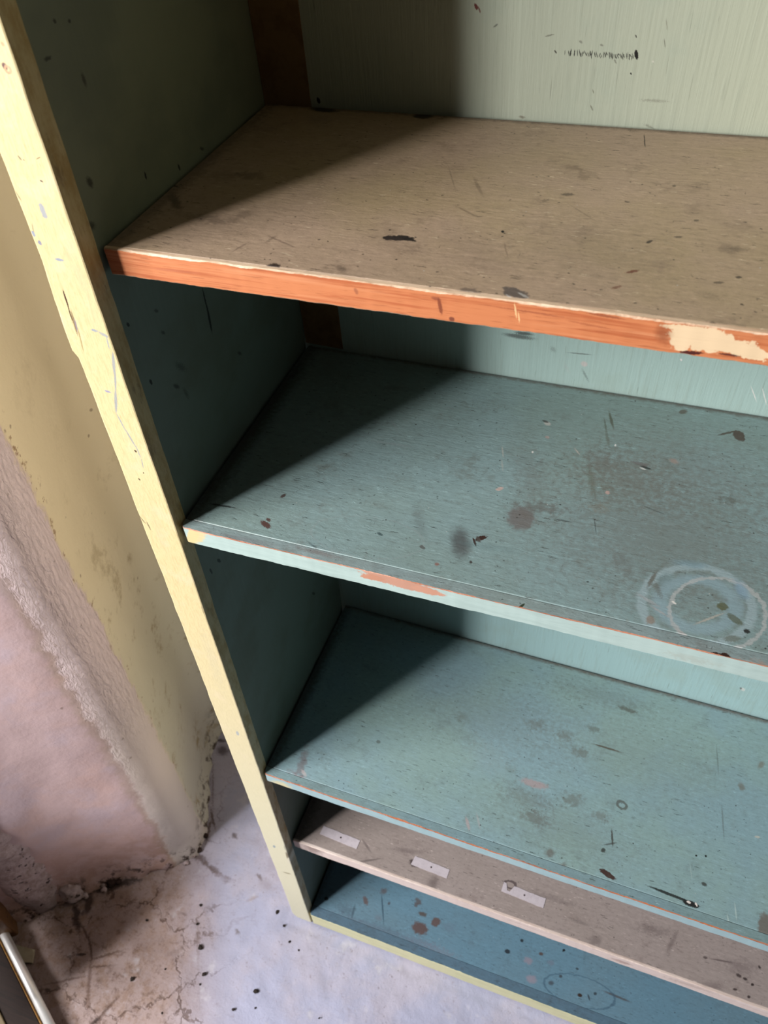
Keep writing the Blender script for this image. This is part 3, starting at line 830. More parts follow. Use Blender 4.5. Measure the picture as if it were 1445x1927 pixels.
# ------------------------------------------------------------------ materials
def shelf_top(name, base, alt, grime, marks, gain=1.0, rough=0.5, grain=0.5, speck=True, seed=0.0):
    m = Mat(name, rough, 0.45)
    x, y, z = m.sep(m.P)
    P2 = m.comb(x, y, seed)
    m.mix(1, tuple(c * gain for c in base))
    big = m.noise(P2, 5.0, 4.0, 0.6)
    m.mix(m.step(big, 0.38, 0.66, 0, 0.9), tuple(c * gain for c in alt))
    bent = m.warp(P2, 90.0, 0.010)
    g = m.noise(m.stretch(bent, (22, 240, 1), (0, 0, 0.03)), 1.0, 5.0, 0.65)
    m.mix(m.step(g, 0.52, 0.70, 0, 0.32), tuple(c * gain for c in grime))
    m.mix(m.step(g, 0.46, 0.30, 0, 0.30), tuple(min(255, c * gain * 1.14) for c in base))
    blot = m.noise(P2, 22.0, 5.0, 0.78)
    m.mix(m.step(blot, 0.53, 0.70, 0, 0.7), tuple(c * gain for c in grime))
    fl = m.noise(m.stretch(P2, (110, 300, 1), (0, 0, 0.06)), 1.0, 4.0, 0.8)
    m.mix(m.step(fl, 0.54, 0.68, 0, 0.5), tuple(c * gain * 0.84 for c in grime))
    m.mix(m.step(fl, 0.45, 0.33, 0, 0.45), tuple(min(255, c * gain * 1.16) for c in base))
    # short scratches and flecks lying mostly along the grain
    bt = m.warp(P2, 260.0, 0.004)
    pick = m.noise(P2, 19.0, 2.0)
    for k, (sx, sy, rot, lim, lo, colour, al) in enumerate((
            (34, 330, 0.06, 0.17, 0.50, tuple(c * 0.55 for c in grime), 0.8),
            (46, 420, -0.16, 0.15, 0.52, tuple(min(255, c * 1.30) for c in base), 0.75),
            (300, 60, 0.5, 0.12, 0.54, tuple(c * 0.6 for c in grime), 0.6),
            (120, 170, 0.2, 0.13, 0.51, tuple(c * 0.45 for c in grime), 0.8))):
        vor = m.voronoi(m.stretch(m.after(bt), (sx, sy, 1), (0, 0, rot)), 1.0)
        kk = m.math('MULTIPLY', m.step(vor, lim * 0.6, lim, al, 0), m.step(pick, lo, lo + 0.06) if k % 2 == 0 else m.step(pick, lo, lo - 0.06))
        m.mix(kk, colour)
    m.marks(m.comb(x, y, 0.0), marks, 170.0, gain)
    if speck:
        s = m.voronoi(P2, 75.0)
        pick = m.noise(P2, 31.0, 1.0)
        k = m.math('MULTIPLY', m.step(s, 0.05, 0.085, 1, 0), m.step(pick, 0.55, 0.6))
        m.mix(m.math('MULTIPLY', k, 0.85), (52, 44, 40))
        P3 = m.comb(x, y, seed + 4.3)
        s = m.voronoi(P3, 90.0)
        pick = m.noise(P3, 37.0, 1.0)
        k = m.math('MULTIPLY', m.step(s, 0.03, 0.055, 1, 0), m.step(pick, 0.58, 0.62))
        m.mix(m.math('MULTIPLY', k, 0.8), (222, 220, 214))
    hb = m.noise(m.stretch(bent, (34, 480, 1), (0, 0, 0.05)), 1.0, 4.0, 0.6)
    m.bump(hb, grain * 0.75, 0.0007)
    m.bump(m.noise(P2, 60.0, 3.0), 0.16, 0.002)
    return m.done()


def edge_paint(name, base, alt, marks, gain=1.0, wear=None, seed=0.0):
    m = Mat(name, 0.5, 0.4)
    x, y, z = m.sep(m.P)
    P2 = m.comb(x, z, seed)
    m.mix(1, tuple(c * gain for c in base))
    m.mix(m.step(m.noise(m.stretch(P2, (12, 90, 1)), 1.0, 4.0, 0.65), 0.45, 0.68, 0, 0.8), tuple(c * gain for c in alt))
    if wear:
        m.mix(m.step(m.noise(m.stretch(P2, (40, 220, 1)), 1.0, 5.0, 0.7), 0.63, 0.68, 0, 0.85), wear)
    m.marks(m.comb(x, z, 0.0), marks, 200.0, gain, 0.004)
    m.bump(m.noise(m.stretch(P2, (30, 260, 1)), 1.0, 4.0), 0.3, 0.0008)
    return m.done()


def wood(name, base, dark, light, axis='x', rough=0.55, seed=0.0, marks=(), gain=1.0):
    m = Mat(name, rough, 0.35)
    x, y, z = m.sep(m.P)
    if axis == 'x':
        P2 = m.comb(x, z, seed)
        Py = m.comb(x, m.math('ADD', z, m.math('MULTIPLY', y, 0.7)), seed)
    else:
        P2 = m.comb(z, x, seed)
        Py = m.comb(z, m.math('ADD', x, y), seed)
    m.mix(1, tuple(c * gain for c in base))
    w = m.noise(m.stretch(Py, (9, 330, 1)), 1.0, 4.0, 0.65, 0.6)
    m.mix(m.step(w, 0.47, 0.66, 0, 0.75), tuple(c * gain for c in dark))
    w2 = m.noise(m.stretch(Py, (5, 150, 1)), 1.0, 3.0, 0.6, 0.3)
    m.mix(m.step(w2, 0.52, 0.70, 0, 0.7), tuple(c * gain for c in light))
    w3 = m.noise(m.stretch(Py, (45, 1000, 1)), 1.0, 2.0, 0.6, 0.2)
    m.mix(m.step(w3, 0.60, 0.70, 0, 0.6), tuple(c * gain * 0.8 for c in dark))
    if marks:
        m.marks(m.comb(x, z, 0.0), marks, 200.0, gain, 0.004)
    m.bump(w, 0.35, 0.0008)
    return m.done()


YEL = (238, 220, 168)


def stile_paint():
    m = Mat('cream_yellow_gloss_paint', 0.42, 0.45)
    x, y, z = m.sep(m.P)
    P2 = m.comb(x, z, 0.0)
    m.mix(1, YEL)
    br = m.noise(m.stretch(m.P, (420, 420, 70), (0.0, 1.0, 0.0)), 1.0, 4.0, 0.65)
    m.mix(m.step(br, 0.46, 0.64, 0, 0.55), (218, 198, 146))
    thin = m.noise(m.stretch(m.P, (900, 900, 130), (0.0, 1.0, 0.0)), 1.0, 3.0, 0.7)
    m.mix(m.step(thin, 0.58, 0.66, 0, 0.45), (196, 174, 122))
    pat = m.noise(m.P, 34.0, 5.0, 0.7)
    m.mix(m.step(pat, 0.52, 0.66, 0, 0.5), (246, 224, 186))
    # cooler, paler light towards the foot of the post, put into the paint
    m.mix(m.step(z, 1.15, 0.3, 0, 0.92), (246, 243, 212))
    m.mix(m.step(m.noise(m.P, 120.0, 4.0, 0.7), 0.62, 0.70, 0, 0.35), (214, 200, 156))
    # painted-in shade and grime on the inner return of the post (it faces +x)
    geo = m.node('ShaderNodeNewGeometry')
    nx = m.sep(geo.outputs['True Normal'])[0]
    side = m.step(nx, 0.80, 0.95)
    gr = m.step(m.noise(m.stretch(m.P, (30, 60, 22)), 1.0, 5.0, 0.7), 0.40, 0.66, 0.30, 0.95)
    m.mix(m.math('MULTIPLY', side, gr), (196, 164, 100))
    gr = m.step(m.noise(m.stretch(m.P, (60, 130, 34)), 1.0, 5.0, 0.7), 0.55, 0.70, 0, 0.55)
    m.mix(m.math('MULTIPLY', side, gr), (132, 110, 78))
    m.marks(P2, MARKS['ST'], 200.0, 1.0, 0.003)
    m.bump(br, 0.35, 0.0008)
    m.bump(m.noise(m.P, 70.0, 3.0), 0.15, 0.002)
    return m.done()


def side_paint():
    m = Mat('dark_green_cupboard_paint', 0.45, 0.4)
    x, y, z = m.sep(m.P)
    P2 = m.comb(y, z, 0.0)
    m.mix(1, (140, 146, 122))
    m.mix(m.step(z, 1.42, 1.40, 0, 0.9), (126, 144, 136))
    m.mix(m.step(m.noise(P2, 9.0, 4.0, 0.6), 0.42, 0.66, 0, 0.6), (112, 120, 104))
    m.marks(P2, MARKS['SP'], 150.0)
    m.bump(m.noise(m.stretch(P2, (200, 14, 1)), 1.0, 4.0), 0.2, 0.001)
    return m.done()


def back_paint():
    m = Mat('pale_sage_and_blue_back_paint', 0.5, 0.4)
    x, y, z = m.sep(m.P)
    P2 = m.comb(x, z, 0.0)
    m.mix(1, (190, 198, 178))
    m.mix(m.step(x, 0.28, 0.62, 0, 0.45), (206, 208, 178))
    # the lower bays were painted a colder blue green
    zs = m.math('SUBTRACT', z, m.math('MULTIPLY', x, 0.026))
    m.mix(m.step(zs, 1.425, 1.405), (186, 214, 208))
    m.mix(m.step(zs, 1.13, 1.10), (182, 218, 220))
    v = m.noise(m.stretch(P2, (260, 10, 1)), 1.0, 5.0, 0.65)
    m.mix(m.step(v, 0.50, 0.70, 0, 0.22), (152, 162, 146))
    m.mix(m.step(m.noise(m.stretch(P2, (330, 16, 1)), 1.0, 3.0, 0.6), 0.66, 0.72, 0, 0.4), (116, 122, 108))
    m.mix(m.step(m.noise(P2, 8.0, 5.0, 0.65), 0.5, 0.68, 0, 0.25), (168, 186, 170))
    m.marks(P2, MARKS['BK'], 200.0, 1.0, 0.003)
    m.bump(v, 0.35, 0.0012)
    return m.done()


def wall_paint():
    m = Mat('old_lime_plaster', 0.75, 0.25, 0.84)
    u, v, w = m.sep(m.UV)
    n1 = m.noise(m.P, 26.0, 5.0, 0.7)
    n2 = m.noise(m.P, 6.0, 4.0, 0.6)
    # u is measured along the wall from the outer corner: negative on the window reveal
    uu = m.math('ADD', u, m.math('MULTIPLY', m.math('SUBTRACT', n1, 0.5), 0.05))
    m.mix(1, (218, 192, 194))
    m.mix(m.step(n2, 0.46, 0.64, 0, 0.7), (222, 188, 182))
    m.mix(m.step(m.noise(m.P, 9.0, 4.0, 0.6), 0.5, 0.66, 0, 0.6), (212, 194, 206))
    low = m.step(v, 0.30, 0.02)
    m.mix(m.math('MULTIPLY', low, m.step(n1, 0.4, 0.6, 0.2, 0.9)), (196, 162, 150))
    # rough pale pink patch round the corner, grey white lower down
    band = m.math('MULTIPLY', m.step(uu, -0.062, -0.045), m.step(uu, 0.052, 0.036))
    m.mix(band, (246, 226, 228))
    m.mix(m.math('MULTIPLY', band, m.step(v, 0.75, 0.35)), (236, 222, 214))
    m.mix(m.math('MULTIPLY', band, m.step(v, 0.35, 0.15)), (216, 206, 202))
    # ochre-stained edge of the patch
    edge = m.math('MULTIPLY', m.step(uu, -0.075, -0.060), m.step(uu, -0.050, -0.058))
    m.mix(m.math('MULTIPLY', edge, 0.35), (170, 150, 118))
    beige = m.step(uu, 0.036, 0.050)
    m.mix(beige, (246, 230, 194))
    m.mix(m.math('MULTIPLY', beige, m.step(v, 0.95, 0.35)), (216, 212, 190))
    m.mix(m.math('MULTIPLY', beige, m.step(v, 0.40, 0.05)), (208, 204, 192))
    oc = m.math('MULTIPLY', beige, m.step(m.noise(m.P, 14.0, 6.0, 0.75), 0.55, 0.70))
    m.mix(m.math('MULTIPLY', oc, m.step(v, 1.0, 0.5, 0.15, 0.8)), (158, 136, 92))
    far = m.math('MULTIPLY', m.step(uu, 0.285, 0.30), 1.0)
    m.mix(far, (206, 190, 174))
    st = m.math('MULTIPLY', m.step(uu, 0.03, 0.05), m.step(uu, 0.072, 0.05))
    m.mix(m.math('MULTIPLY', st, m.step(m.noise(m.P, 60.0, 4.0, 0.7), 0.58, 0.66, 0, 0.8)), (150, 112, 80))
    # black damp spotting along the foot of the wall
    foot = m.step(v, 0.075, 0.012)
    d = m.noise(m.P, 42.0, 6.0, 0.75)
    m.mix(m.math('MULTIPLY', foot, m.step(d, 0.50, 0.60, 0, 0.95)), (64, 46, 40))
    inner = m.math('MULTIPLY', m.step(u, 0.24, 0.27), m.step(v, 0.12, 0.02))
    m.mix(m.math('MULTIPLY', inner, m.step(d, 0.46, 0.58, 0, 0.8)), (70, 54, 46))
    sp = m.voronoi(m.P, 34.0)
    m.mix(m.math('MULTIPLY', m.step(sp, 0.06, 0.12, 1, 0), m.step(n1, 0.54, 0.60, 0, 0.6)), (122, 98, 78))
    rough = m.noise(m.stretch(m.P, (170, 170, 60)), 1.0, 4.0, 0.65, 0.8)
    m.bump(m.math('MULTIPLY', m.math('SUBTRACT', rough, 0.5), m.math('MULTIPLY', band, m.step(v, 0.3, 0.6))), 1.0, 0.006)
    m.bump(m.noise(m.P, 40.0, 5.0, 0.6), 0.35, 0.004)
    return m.done()


def floor_paint():
    m = Mat('worn_pale_floor_paint', 0.6, 0.35)
    x, y, z = m.sep(m.P)
    P2 = m.comb(x, y, 0.0)
    n1 = m.noise(P2, 7.0, 5.0, 0.65)
    n2 = m.noise(P2, 30.0, 6.0, 0.72)
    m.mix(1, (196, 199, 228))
    m.mix(m.step(n1, 0.42, 0.64, 0, 0.6), (216, 208, 224))
    # tea-brown staining in the corner by the reveal
    d = m.math('ADD', m.math('ADD', x, m.math('MULTIPLY', y, 0.55)), m.math('MULTIPLY', m.math('SUBTRACT', n1, 0.5), 0.22))
    m.mix(m.step(d, -0.16, -0.34, 0, 0.85), (190, 164, 154))
    m.mix(m.math('MULTIPLY', m.step(d, -0.24, -0.36), m.step(n2, 0.45, 0.62, 0.1, 0.8)), (166, 136, 118))
    m.mix(m.step(n2, 0.58, 0.70, 0, 0.30), (164, 152, 162))
    m.mix(m.step(m.noise(P2, 75.0, 4.0, 0.7), 0.62, 0.70, 0, 0.35), (150, 136, 140))
    m.mix(m.step(m.noise(P2, 18.0, 3.0, 0.6), 0.60, 0.72, 0, 0.5), (232, 230, 240))
    # hairline cracks and crusty dirt, thick in the corner, faint further out
    bent = m.warp(P2, 16.0, 0.10)
    cr = m.node('ShaderNodeTexVoronoi', feature='DISTANCE_TO_EDGE')
    m.put(cr.inputs['Vector'], bent)
    cr.inputs['Scale'].default_value = 7.0
    crack = m.step(cr.outputs['Distance'], 0.006, 0.022, 1.0, 0.0)
    near = m.step(d, -0.12, -0.34, 0.06, 0.85)
    m.mix(m.math('MULTIPLY', m.math('MULTIPLY', crack, near), m.step(n2, 0.42, 0.56)), (96, 70, 58))
    crust = m.noise(P2, 55.0, 6.0, 0.8)
    m.mix(m.math('MULTIPLY', m.step(crust, 0.50, 0.64, 0, 0.75), m.step(d, -0.16, -0.40)), (128, 100, 86))
    m.mix(m.step(crust, 0.44, 0.32, 0, 0.30), (232, 226, 236))
    m.mix(m.math('MULTIPLY', m.step(m.noise(P2, 120.0, 3.0, 0.7), 0.62, 0.68, 0, 0.5), m.step(n1, 0.45, 0.6)), (140, 126, 132))
    bump_h = m.math('SUBTRACT', m.math('MULTIPLY', crust, 0.8), m.math('MULTIPLY', crack, m.math('MULTIPLY', near, 0.6)))
    m.marks(P2, [k[:6] + (k[6] * 0.85, min(0.9, k[7] * 1.6), k[8] * 1.3) for k in MARKS['FL']], 60.0, 1.0, 0.022)
    m.bump(bump_h, 0.5, 0.004)
    m.bump(m.noise(P2, 11.0, 4.0), 0.3, 0.012)
    return m.done()


def plain(name, col, rough=0.6, alt=None, scale=60.0, metal=0.0, bump=0.3, spec=0.35, albedo=ALBEDO):
    m = Mat(name, rough, spec, albedo)
    m.mix(1, col)
    n = m.noise(m.P, scale, 5.0, 0.7)
    if alt:
        m.mix(m.step(n, 0.42, 0.64, 0, 0.9), alt)
    if metal:
        m.b.inputs['Metallic'].default_value = metal
    if bump:
        m.bump(n, bump, 0.002)
    return m.done()


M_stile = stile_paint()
M_side = side_paint()
M_outer = plain('cream_side_paint', (252, 244, 226), 0.6, (246, 236, 212), 20.0, bump=0.1, albedo=0.9)
M_back = back_paint()
M_brown = plain('brown_stained_strip', (150, 118, 78), 0.6, (130, 98, 62), 40.0, bump=0.15)
M_bare = wood('bare_pine', (196, 128, 84), (150, 88, 56), (214, 158, 112))
M_worn = wood('worn_pink_wood', (206, 140, 110), (168, 92, 64), (236, 190, 166), seed=3.0)
M_wornC = wood('worn_orange_wood', (196, 116, 74), (140, 72, 44), (226, 186, 170), seed=5.0)
M_pale = wood('pale_raw_edge', (240, 220, 210), (212, 186, 174), (250, 236, 228), seed=9.0)
M_cream = wood('cream_edge_paint', (248, 218, 186), (214, 160, 124), (252, 228, 200), seed=8.0)

# ------------------------------------------------------------------ the room
def wall_mesh():
    # plan of the reveal, the outer corner, the return and the back wall
    P = [(-0.64, -0.262), (-0.586, -0.209), (-0.553, -0.177), (-0.435, -0.066), (-0.345, -0.008), (-0.308, 0.022), (-0.288, 0.046), (-0.284, 0.062), (-0.289, 0.080), (-0.306, 0.118), (-0.345, 0.205), (-0.376, 0.276), (-0.381, 0.300), (-0.366, 0.325), (-0.33, 0.340), (-0.2, 0.345), (0.4, 0.345), (1.6, 0.345)]
    out, s = [], [0.0]
    for a, b in zip(P, P[1:]):
        s.append(s[-1] + math.dist(a, b))
    corner = s[7]
    n = 0
    stations = []
    for i in range(len(P) - 1):
        L = s[i + 1] - s[i]
        k = max(1, int(L / 0.012)) if i < 15 else 12
        for j in range(k):
            t = j / k
            stations.append((P[i][0] + (P[i + 1][0] - P[i][0]) * t, P[i][1] + (P[i + 1][1] - P[i][1]) * t, s[i] + L * t - corner))
    stations.append((P[-1][0], P[-1][1], s[-1] - corner))
    # smooth the plan a little
    for _ in range(3):
        st = list(stations)
        for i in range(1, len(st) - 1):
            if st[i][2] < 0.6 and i < len(st) - 14:
                stations[i] = ((st[i - 1][0] + 2 * st[i][0] + st[i + 1][0]) / 4, (st[i - 1][1] + 2 * st[i][1] + st[i + 1][1]) / 4, st[i][2])
    zs = span(-0.01, 0.30, 24) + span(0.31, 1.4, 56)[1:] + span(1.4, 2.5, 20)[1:]
    v, uv = [], []
    for z in zs:
        for i, (x, y, u) in enumerate(stations):
            a = stations[max(0, i - 1)]
            b = stations[min(len(stations) - 1, i + 1)]
            t = Vector((b[0] - a[0], b[1] - a[1], 0)).normalized()
            nrm = Vector((t.y, -t.x, 0))
            d = 0.006 * mnoise.noise((x * 6, y * 6, z * 4)) + 0.0025 * mnoise.noise((x * 26, y * 26, z * 18))
            foot = max(0.0, 1 - z / 0.06)
            d += foot * (0.010 + 0.012 * mnoise.noise((x * 30, y * 30, z * 30)))
            if u > 0.35:
                d *= 0.3
            v.append((x + nrm.x * d, y + nrm.y * d, z))
            uv.append((u, z))
    nn = len(stations)
    f = [(i * nn + j, i * nn + j + 1, (i + 1) * nn + j + 1, (i + 1) * nn + j) for i in range(len(zs) - 1) for j in range(nn - 1)]
    me = bpy.data.meshes.new('wall')
    me.from_pydata(v, [], f)
    me.materials.append(wall_paint())
    lay = me.uv_layers.new(name='UVMap')
    for l in me.loops:
        lay.data[l.index].uv = uv[l.vertex_index]
    me.polygons.foreach_set('use_smooth', [True] * len(f))
    me.update()
    return me


wall = tag(link('wall_left', wall_mesh()), kind='structure')


def floor_mesh():
    n, m = 180, 150
    x0, x1, y0, y1 = -1.0, 1.8, -1.2, 0.36
    v = []
    xs = span(-0.72, 0.4, n)
    ys = span(-0.45, 0.36, m)
    xs = [-2.2, -1.4, -0.95] + xs + [0.7, 1.1, 1.8]
    ys = [-2.2, -1.4, -0.8] + ys
    for y in ys:
        for x in xs:
            d = 0.003 * mnoise.noise((x * 7, y * 7, 2.0)) + 0.0015 * mnoise.noise((x * 34, y * 34, 5.0))
            c = max(0.0, min(1.0, (-0.15 - x - 0.5 * y) / 0.2))
            d += c * 0.004 * mnoise.noise((x * 18, y * 18, 8.0))
            if x > -0.06 and y > -0.02:
                d = min(d, 0.0) - 0.001
            v.append((x, y, d - 0.002))
    nx = len(xs)
    f = [(j * nx + i, j * nx + i + 1, (j + 1) * nx + i + 1, (j + 1) * nx + i) for j in range(len(ys) - 1) for i in range(nx - 1)]
    me = bpy.data.meshes.new('floor')
    me.from_pydata(v, [], f)
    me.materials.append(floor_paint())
    me.polygons.foreach_set('use_smooth', [True] * len(f))
    me.update()
    return me


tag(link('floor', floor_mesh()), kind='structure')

# brown jamb of the opening at the end of the reveal
M_jamb = wood('brown_jamb_wood', (136, 96, 62), (100, 66, 42), (156, 112, 74), axis='z')
jd = Vector((-0.72, -0.69, 0)).normalized()
jm = Matrix.Translation((-0.561, -0.190, 0)) @ Matrix.Rotation(math.atan2(jd.y, jd.x), 4, 'Z')
bm = box_bm(0.0, 0.075, -0.03, 0.03, -0.005, 2.3, 0.003)
bm.transform(jm)
jamb = tag(link('trim_1', to_mesh('jamb', bm, [M_jamb])), kind='structure')

# broken mortar between the reveal and the jamb: a piece of the wall
def mortar():
    m = Mat('grey_broken_mortar', 0.85, 0.2, 0.8)
    n = m.noise(m.P, 45.0, 6.0, 0.75)
    m.mix(1, (206, 188, 192))
    m.mix(m.step(n, 0.42, 0.60, 0, 0.8), (170, 150, 146))
    m.mix(m.step(m.noise(m.P, 70.0, 5.0, 0.7), 0.58, 0.63, 0, 0.95), (52, 38, 36))
    m.bump(n, 0.9, 0.004)
    return m.done()


M_mortar = mortar()
M_mortar2 = plain('dark_dirty_mortar', (70, 52, 48), 0.9, (40, 28, 26), 50.0, bump=0.6)


def rough_block(name, prof, z0, z1, nz, amp, seed, mats):
    def ring(z):
        return [(x + amp * mnoise.noise((x * 40, z * 30, seed)) + 0.5 * amp * mnoise.noise((x * 120, z * 90, seed)), y + amp * mnoise.noise((y * 40, z * 30, seed + 4)) + 0.5 * amp * mnoise.noise((y * 120, z * 90, seed + 8)), z) for x, y in prof]
    return loft(name, span(z0, z1, nz), ring, mats, smooth=True)


mp = []
for t in span(0, 1, 9):
    mp.append((-0.490 + (-0.550 + 0.490) * t + 0.010 * math.sin(math.pi * t), -0.112 + (-0.172 + 0.112) * t - 0.012 * math.sin(math.pi * t)))
mp += [(-0.575, -0.160), (-0.515, -0.100)]
mort = link('mortar_strip', rough_block('mortar_strip', mp, 0.0, 0.62, 60, 0.007, 2.0, [M_mortar]), wall)
tag(mort, 'rough grey broken mortar')
bm = bmesh.new()
bmesh.ops.create_icosphere(bm, subdivisions=4, radius=0.021)
for v in bm.verts:
    v.co *= 1 + 0.30 * mnoise.noise(v.co * 55) + 0.16 * mnoise.noise(v.co * 150)
    v.co.z *= 1.15
for f in bm.faces:
    f.smooth = True
lump = link('mortar_lump', to_mesh('mortar_lump', bm, [M_mortar]), wall, (-0.478, -0.110, 0.020))
tag(lump, 'lump of mortar fallen at the wall foot')
# crumbled edge along the foot of the wall
for i, (x, y, r) in enumerate([(-0.452, -0.086, .010), (-0.436, -0.073, .008), (-0.418, -0.066, .009), (-0.424, -0.082, .006), (-0.405, -0.060, .006), (-0.455, -0.105, .007), (-0.300, 0.028, .008), (-0.287, 0.040, .007), (-0.278, 0.052, .006), (-0.291, 0.020, .006), (-0.281, 0.084, .006), (-0.318, 0.012, .005)]):
    bm = bmesh.new()
    bmesh.ops.create_icosphere(bm, subdivisions=2, radius=r)
    for v in bm.verts:
        v.co *= 1 + 0.5 * mnoise.noise(v.co * 120 + Vector((i * 3.1, 0, 0)))
        v.co.z *= 0.7
    link('mortar_crumb', to_mesh('mortar_crumb', bm, [M_mortar if i % 2 else M_mortar2]), wall, (x, y, 0.002))

# ------------------------------------------------------------------ the bookcase
book = tag(bpy.data.objects.new('bookcase', None), 'worn open bookcase with cream yellow posts, green back and coloured shelves, against the plaster wall', 'bookcase')
C.objects.link(book)
book.location = (0.62, 0.15, 0.0)
WX = 1.26                      # inner width
H = 2.06
SW, ST = 0.0392, 0.0169        # face and depth of the yellow posts


def bulge(z):
    """a split sliver of wood standing off the outer arris of the post"""
    if z < 1.342 or z > 1.42:
        return 0.0
    return 0.0035 * min(1.0, (1.42 - z) / 0.05) * min(1.0, (z - 1.342) / 0.002)


def post_ring(z):
    j = 0.0009
    xl = -SW + j * fn(z * 14, 1.0) - bulge(z)
    xr = 0.0 + j * 0.8 * fn(z * 14, 2.0)
    if z < 0.02:
        xl += (0.02 - z) ** 2 * 18
    chip = 0.0
    for cz, cw, cd in ((0.372, 0.012, 0.0022), (1.62, 0.01, 0.0016), (1.02, 0.008, 0.0012), (0.62, 0.01, 0.0012)):
        chip = max(chip, cd * max(0.0, 1 - ((z - cz) / cw) ** 2))
    r = 0.0014 + chip
    rl = 0.0018 + 0.0008 * abs(fn(z * 20, 5.0))
    return [(xl + rl, 0, z), (xr - r, 0, z), (xr - 0.3 * r, 0.3 * r, z), (xr, r, z), (xr + 0.0004 * fn(z * 18, 8.0), ST, z), (xl, ST, z), (xl, rl, z), (xl + 0.3 * rl, 0.3 * rl, z)]


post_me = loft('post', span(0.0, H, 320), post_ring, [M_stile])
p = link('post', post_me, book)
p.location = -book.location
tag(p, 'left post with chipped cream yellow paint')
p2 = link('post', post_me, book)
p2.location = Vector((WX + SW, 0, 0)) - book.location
tag(p2, 'right post in cream yellow paint')

bm = box_bm(-0.022, -0.002, ST, 0.309, 0.0, H, 0.001, 1)
sp_me = to_mesh('side_panel', bm, [M_side])
o = link('side_panel', sp_me, book)
o.location = -book.location
bm = box_bm(-SW + 0.001, -0.0225, ST, 0.309, 0.0, H, 0.001, 1)
os_ = link('outer_side', to_mesh('outer_side', bm, [M_outer]), book)
os_.location = -book.location
tag(os_, 'outer side face in cream yellow paint')
tag(o, 'left side board painted dark green')
o = link('side_panel', sp_me, book)
o.location = Vector((WX + 0.024, 0, 0)) - book.location
tag(o, 'right side board painted dark green')
bm = box_bm(-SW, WX + SW, 0.0, 0.312, H, H + 0.022, 0.002)
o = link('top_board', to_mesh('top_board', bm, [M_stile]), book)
o.location = -book.location


def back_y(z):
    k = [(0, 0.3165), (0.63, 0.3150), (1.15, 0.3112), (1.43, 0.2955), (2.2, 0.262)]
    for (a, ya), (b, yb) in zip(k, k[1:]):
        if z <= b:
            return ya + (yb - ya) * (z - a) / (b - a)
    return k[-1][1]


def back_ring(z):
    y = back_y(z)
    return [(-0.022, y, z), (WX + 0.022, y, z), (WX + 0.022, y + 0.006, z), (-0.022, y + 0.006, z)]


o = link('back_panel', loft('back_panel', span(0.0, H, 60), back_ring, [M_back]), book)
o.location = -book.location
tag(o, 'back board painted pale sage green above and pale blue below')


def strip_ring(z):
    y = back_y(z)
    return [(-0.0015, y - 0.0012, z), (0.0455, y - 0.0012, z), (0.0455, y - 0.0001, z), (-0.0015, y - 0.0001, z)]


o = link('corner_strip', loft('corner_strip', span(1.152, H, 30), strip_ring, [M_brown]), book)
o.location = -book.location
tag(o, 'brown upright strip in the back left corner')


def shelf(z, slope, y0, y1, h, lip, top_mat, edge_mats, wear, label, edge_label, name='shelf', seed=0.0, gap=0.0008, wscale=1.0):
    """board with a separate front edging strip; local origin at the left end of the top"""
    x0, x1 = 0.0016, WX - 0.0016
    bm = box_bm(x0, x1, y0 + lip + gap, y1 - 0.0025, -h, 0.0, 0.0007, 1)
    o = link(name, to_mesh(name, bm, [top_mat]), book)
    o.location = Vector((0, 0, z)) - book.location
    o.rotation_euler = (0, -math.atan(slope), 0)
    tag(o, label)

    def ring(x):
        w = wscale * wear * (0.35 + 0.9 * abs(fn(x * 16, seed)) + 0.5 * abs(fn(x * 70, seed + 1)))
        w2 = wscale * wear * (0.3 + 0.7 * abs(fn(x * 22, seed + 2)) + 0.5 * abs(fn(x * 90, seed + 3)))
        w = min(w, 0.006)
        w2 = min(w2, 0.006)
        b = 0.0006 + 0.0010 * abs(fn(x * 30, seed + 6))
        fy = 0.0004 * fn(x * 18, seed + 4)
        tz = 0.0004 * fn(x * 14, seed + 7) - 0.0003
        end = 0.006 * max(0.0, 1 - (x - x0) / 0.004) ** 2 if lip > 0.008 else 0.0
        y = y0 + fy + end
        return [(x, y + b, -h), (x, y, -h + b), (x, y, -w), (x, y + w2, tz), (x, y0 + lip, tz * 0.5), (x, y0 + lip, -h)]
    st = span(x0, x0 + 0.62, 520) + span(x0 + 0.62, x1, 120)[1:]
    # faces: bottom arris, front, worn arris, top, back, underside
    e = link('front_edge', loft('front_edge', st, ring, edge_mats, [3, 0, 1, 2, 2, 0]), o)
    tag(e, edge_label)
    return o


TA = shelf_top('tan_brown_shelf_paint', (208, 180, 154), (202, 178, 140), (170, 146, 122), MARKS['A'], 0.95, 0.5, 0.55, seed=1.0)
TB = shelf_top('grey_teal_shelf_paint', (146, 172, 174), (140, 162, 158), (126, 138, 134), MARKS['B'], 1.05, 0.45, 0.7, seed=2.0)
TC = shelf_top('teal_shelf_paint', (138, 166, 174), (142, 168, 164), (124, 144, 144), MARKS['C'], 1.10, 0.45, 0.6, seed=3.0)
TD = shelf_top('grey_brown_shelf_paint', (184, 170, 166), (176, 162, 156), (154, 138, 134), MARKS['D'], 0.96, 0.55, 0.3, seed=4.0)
TE = shelf_top('deep_blue_shelf_paint', (112, 152, 174), (116, 150, 168), (100, 128, 144), MARKS['E'], 1.0, 0.5, 0.4, seed=5.0)
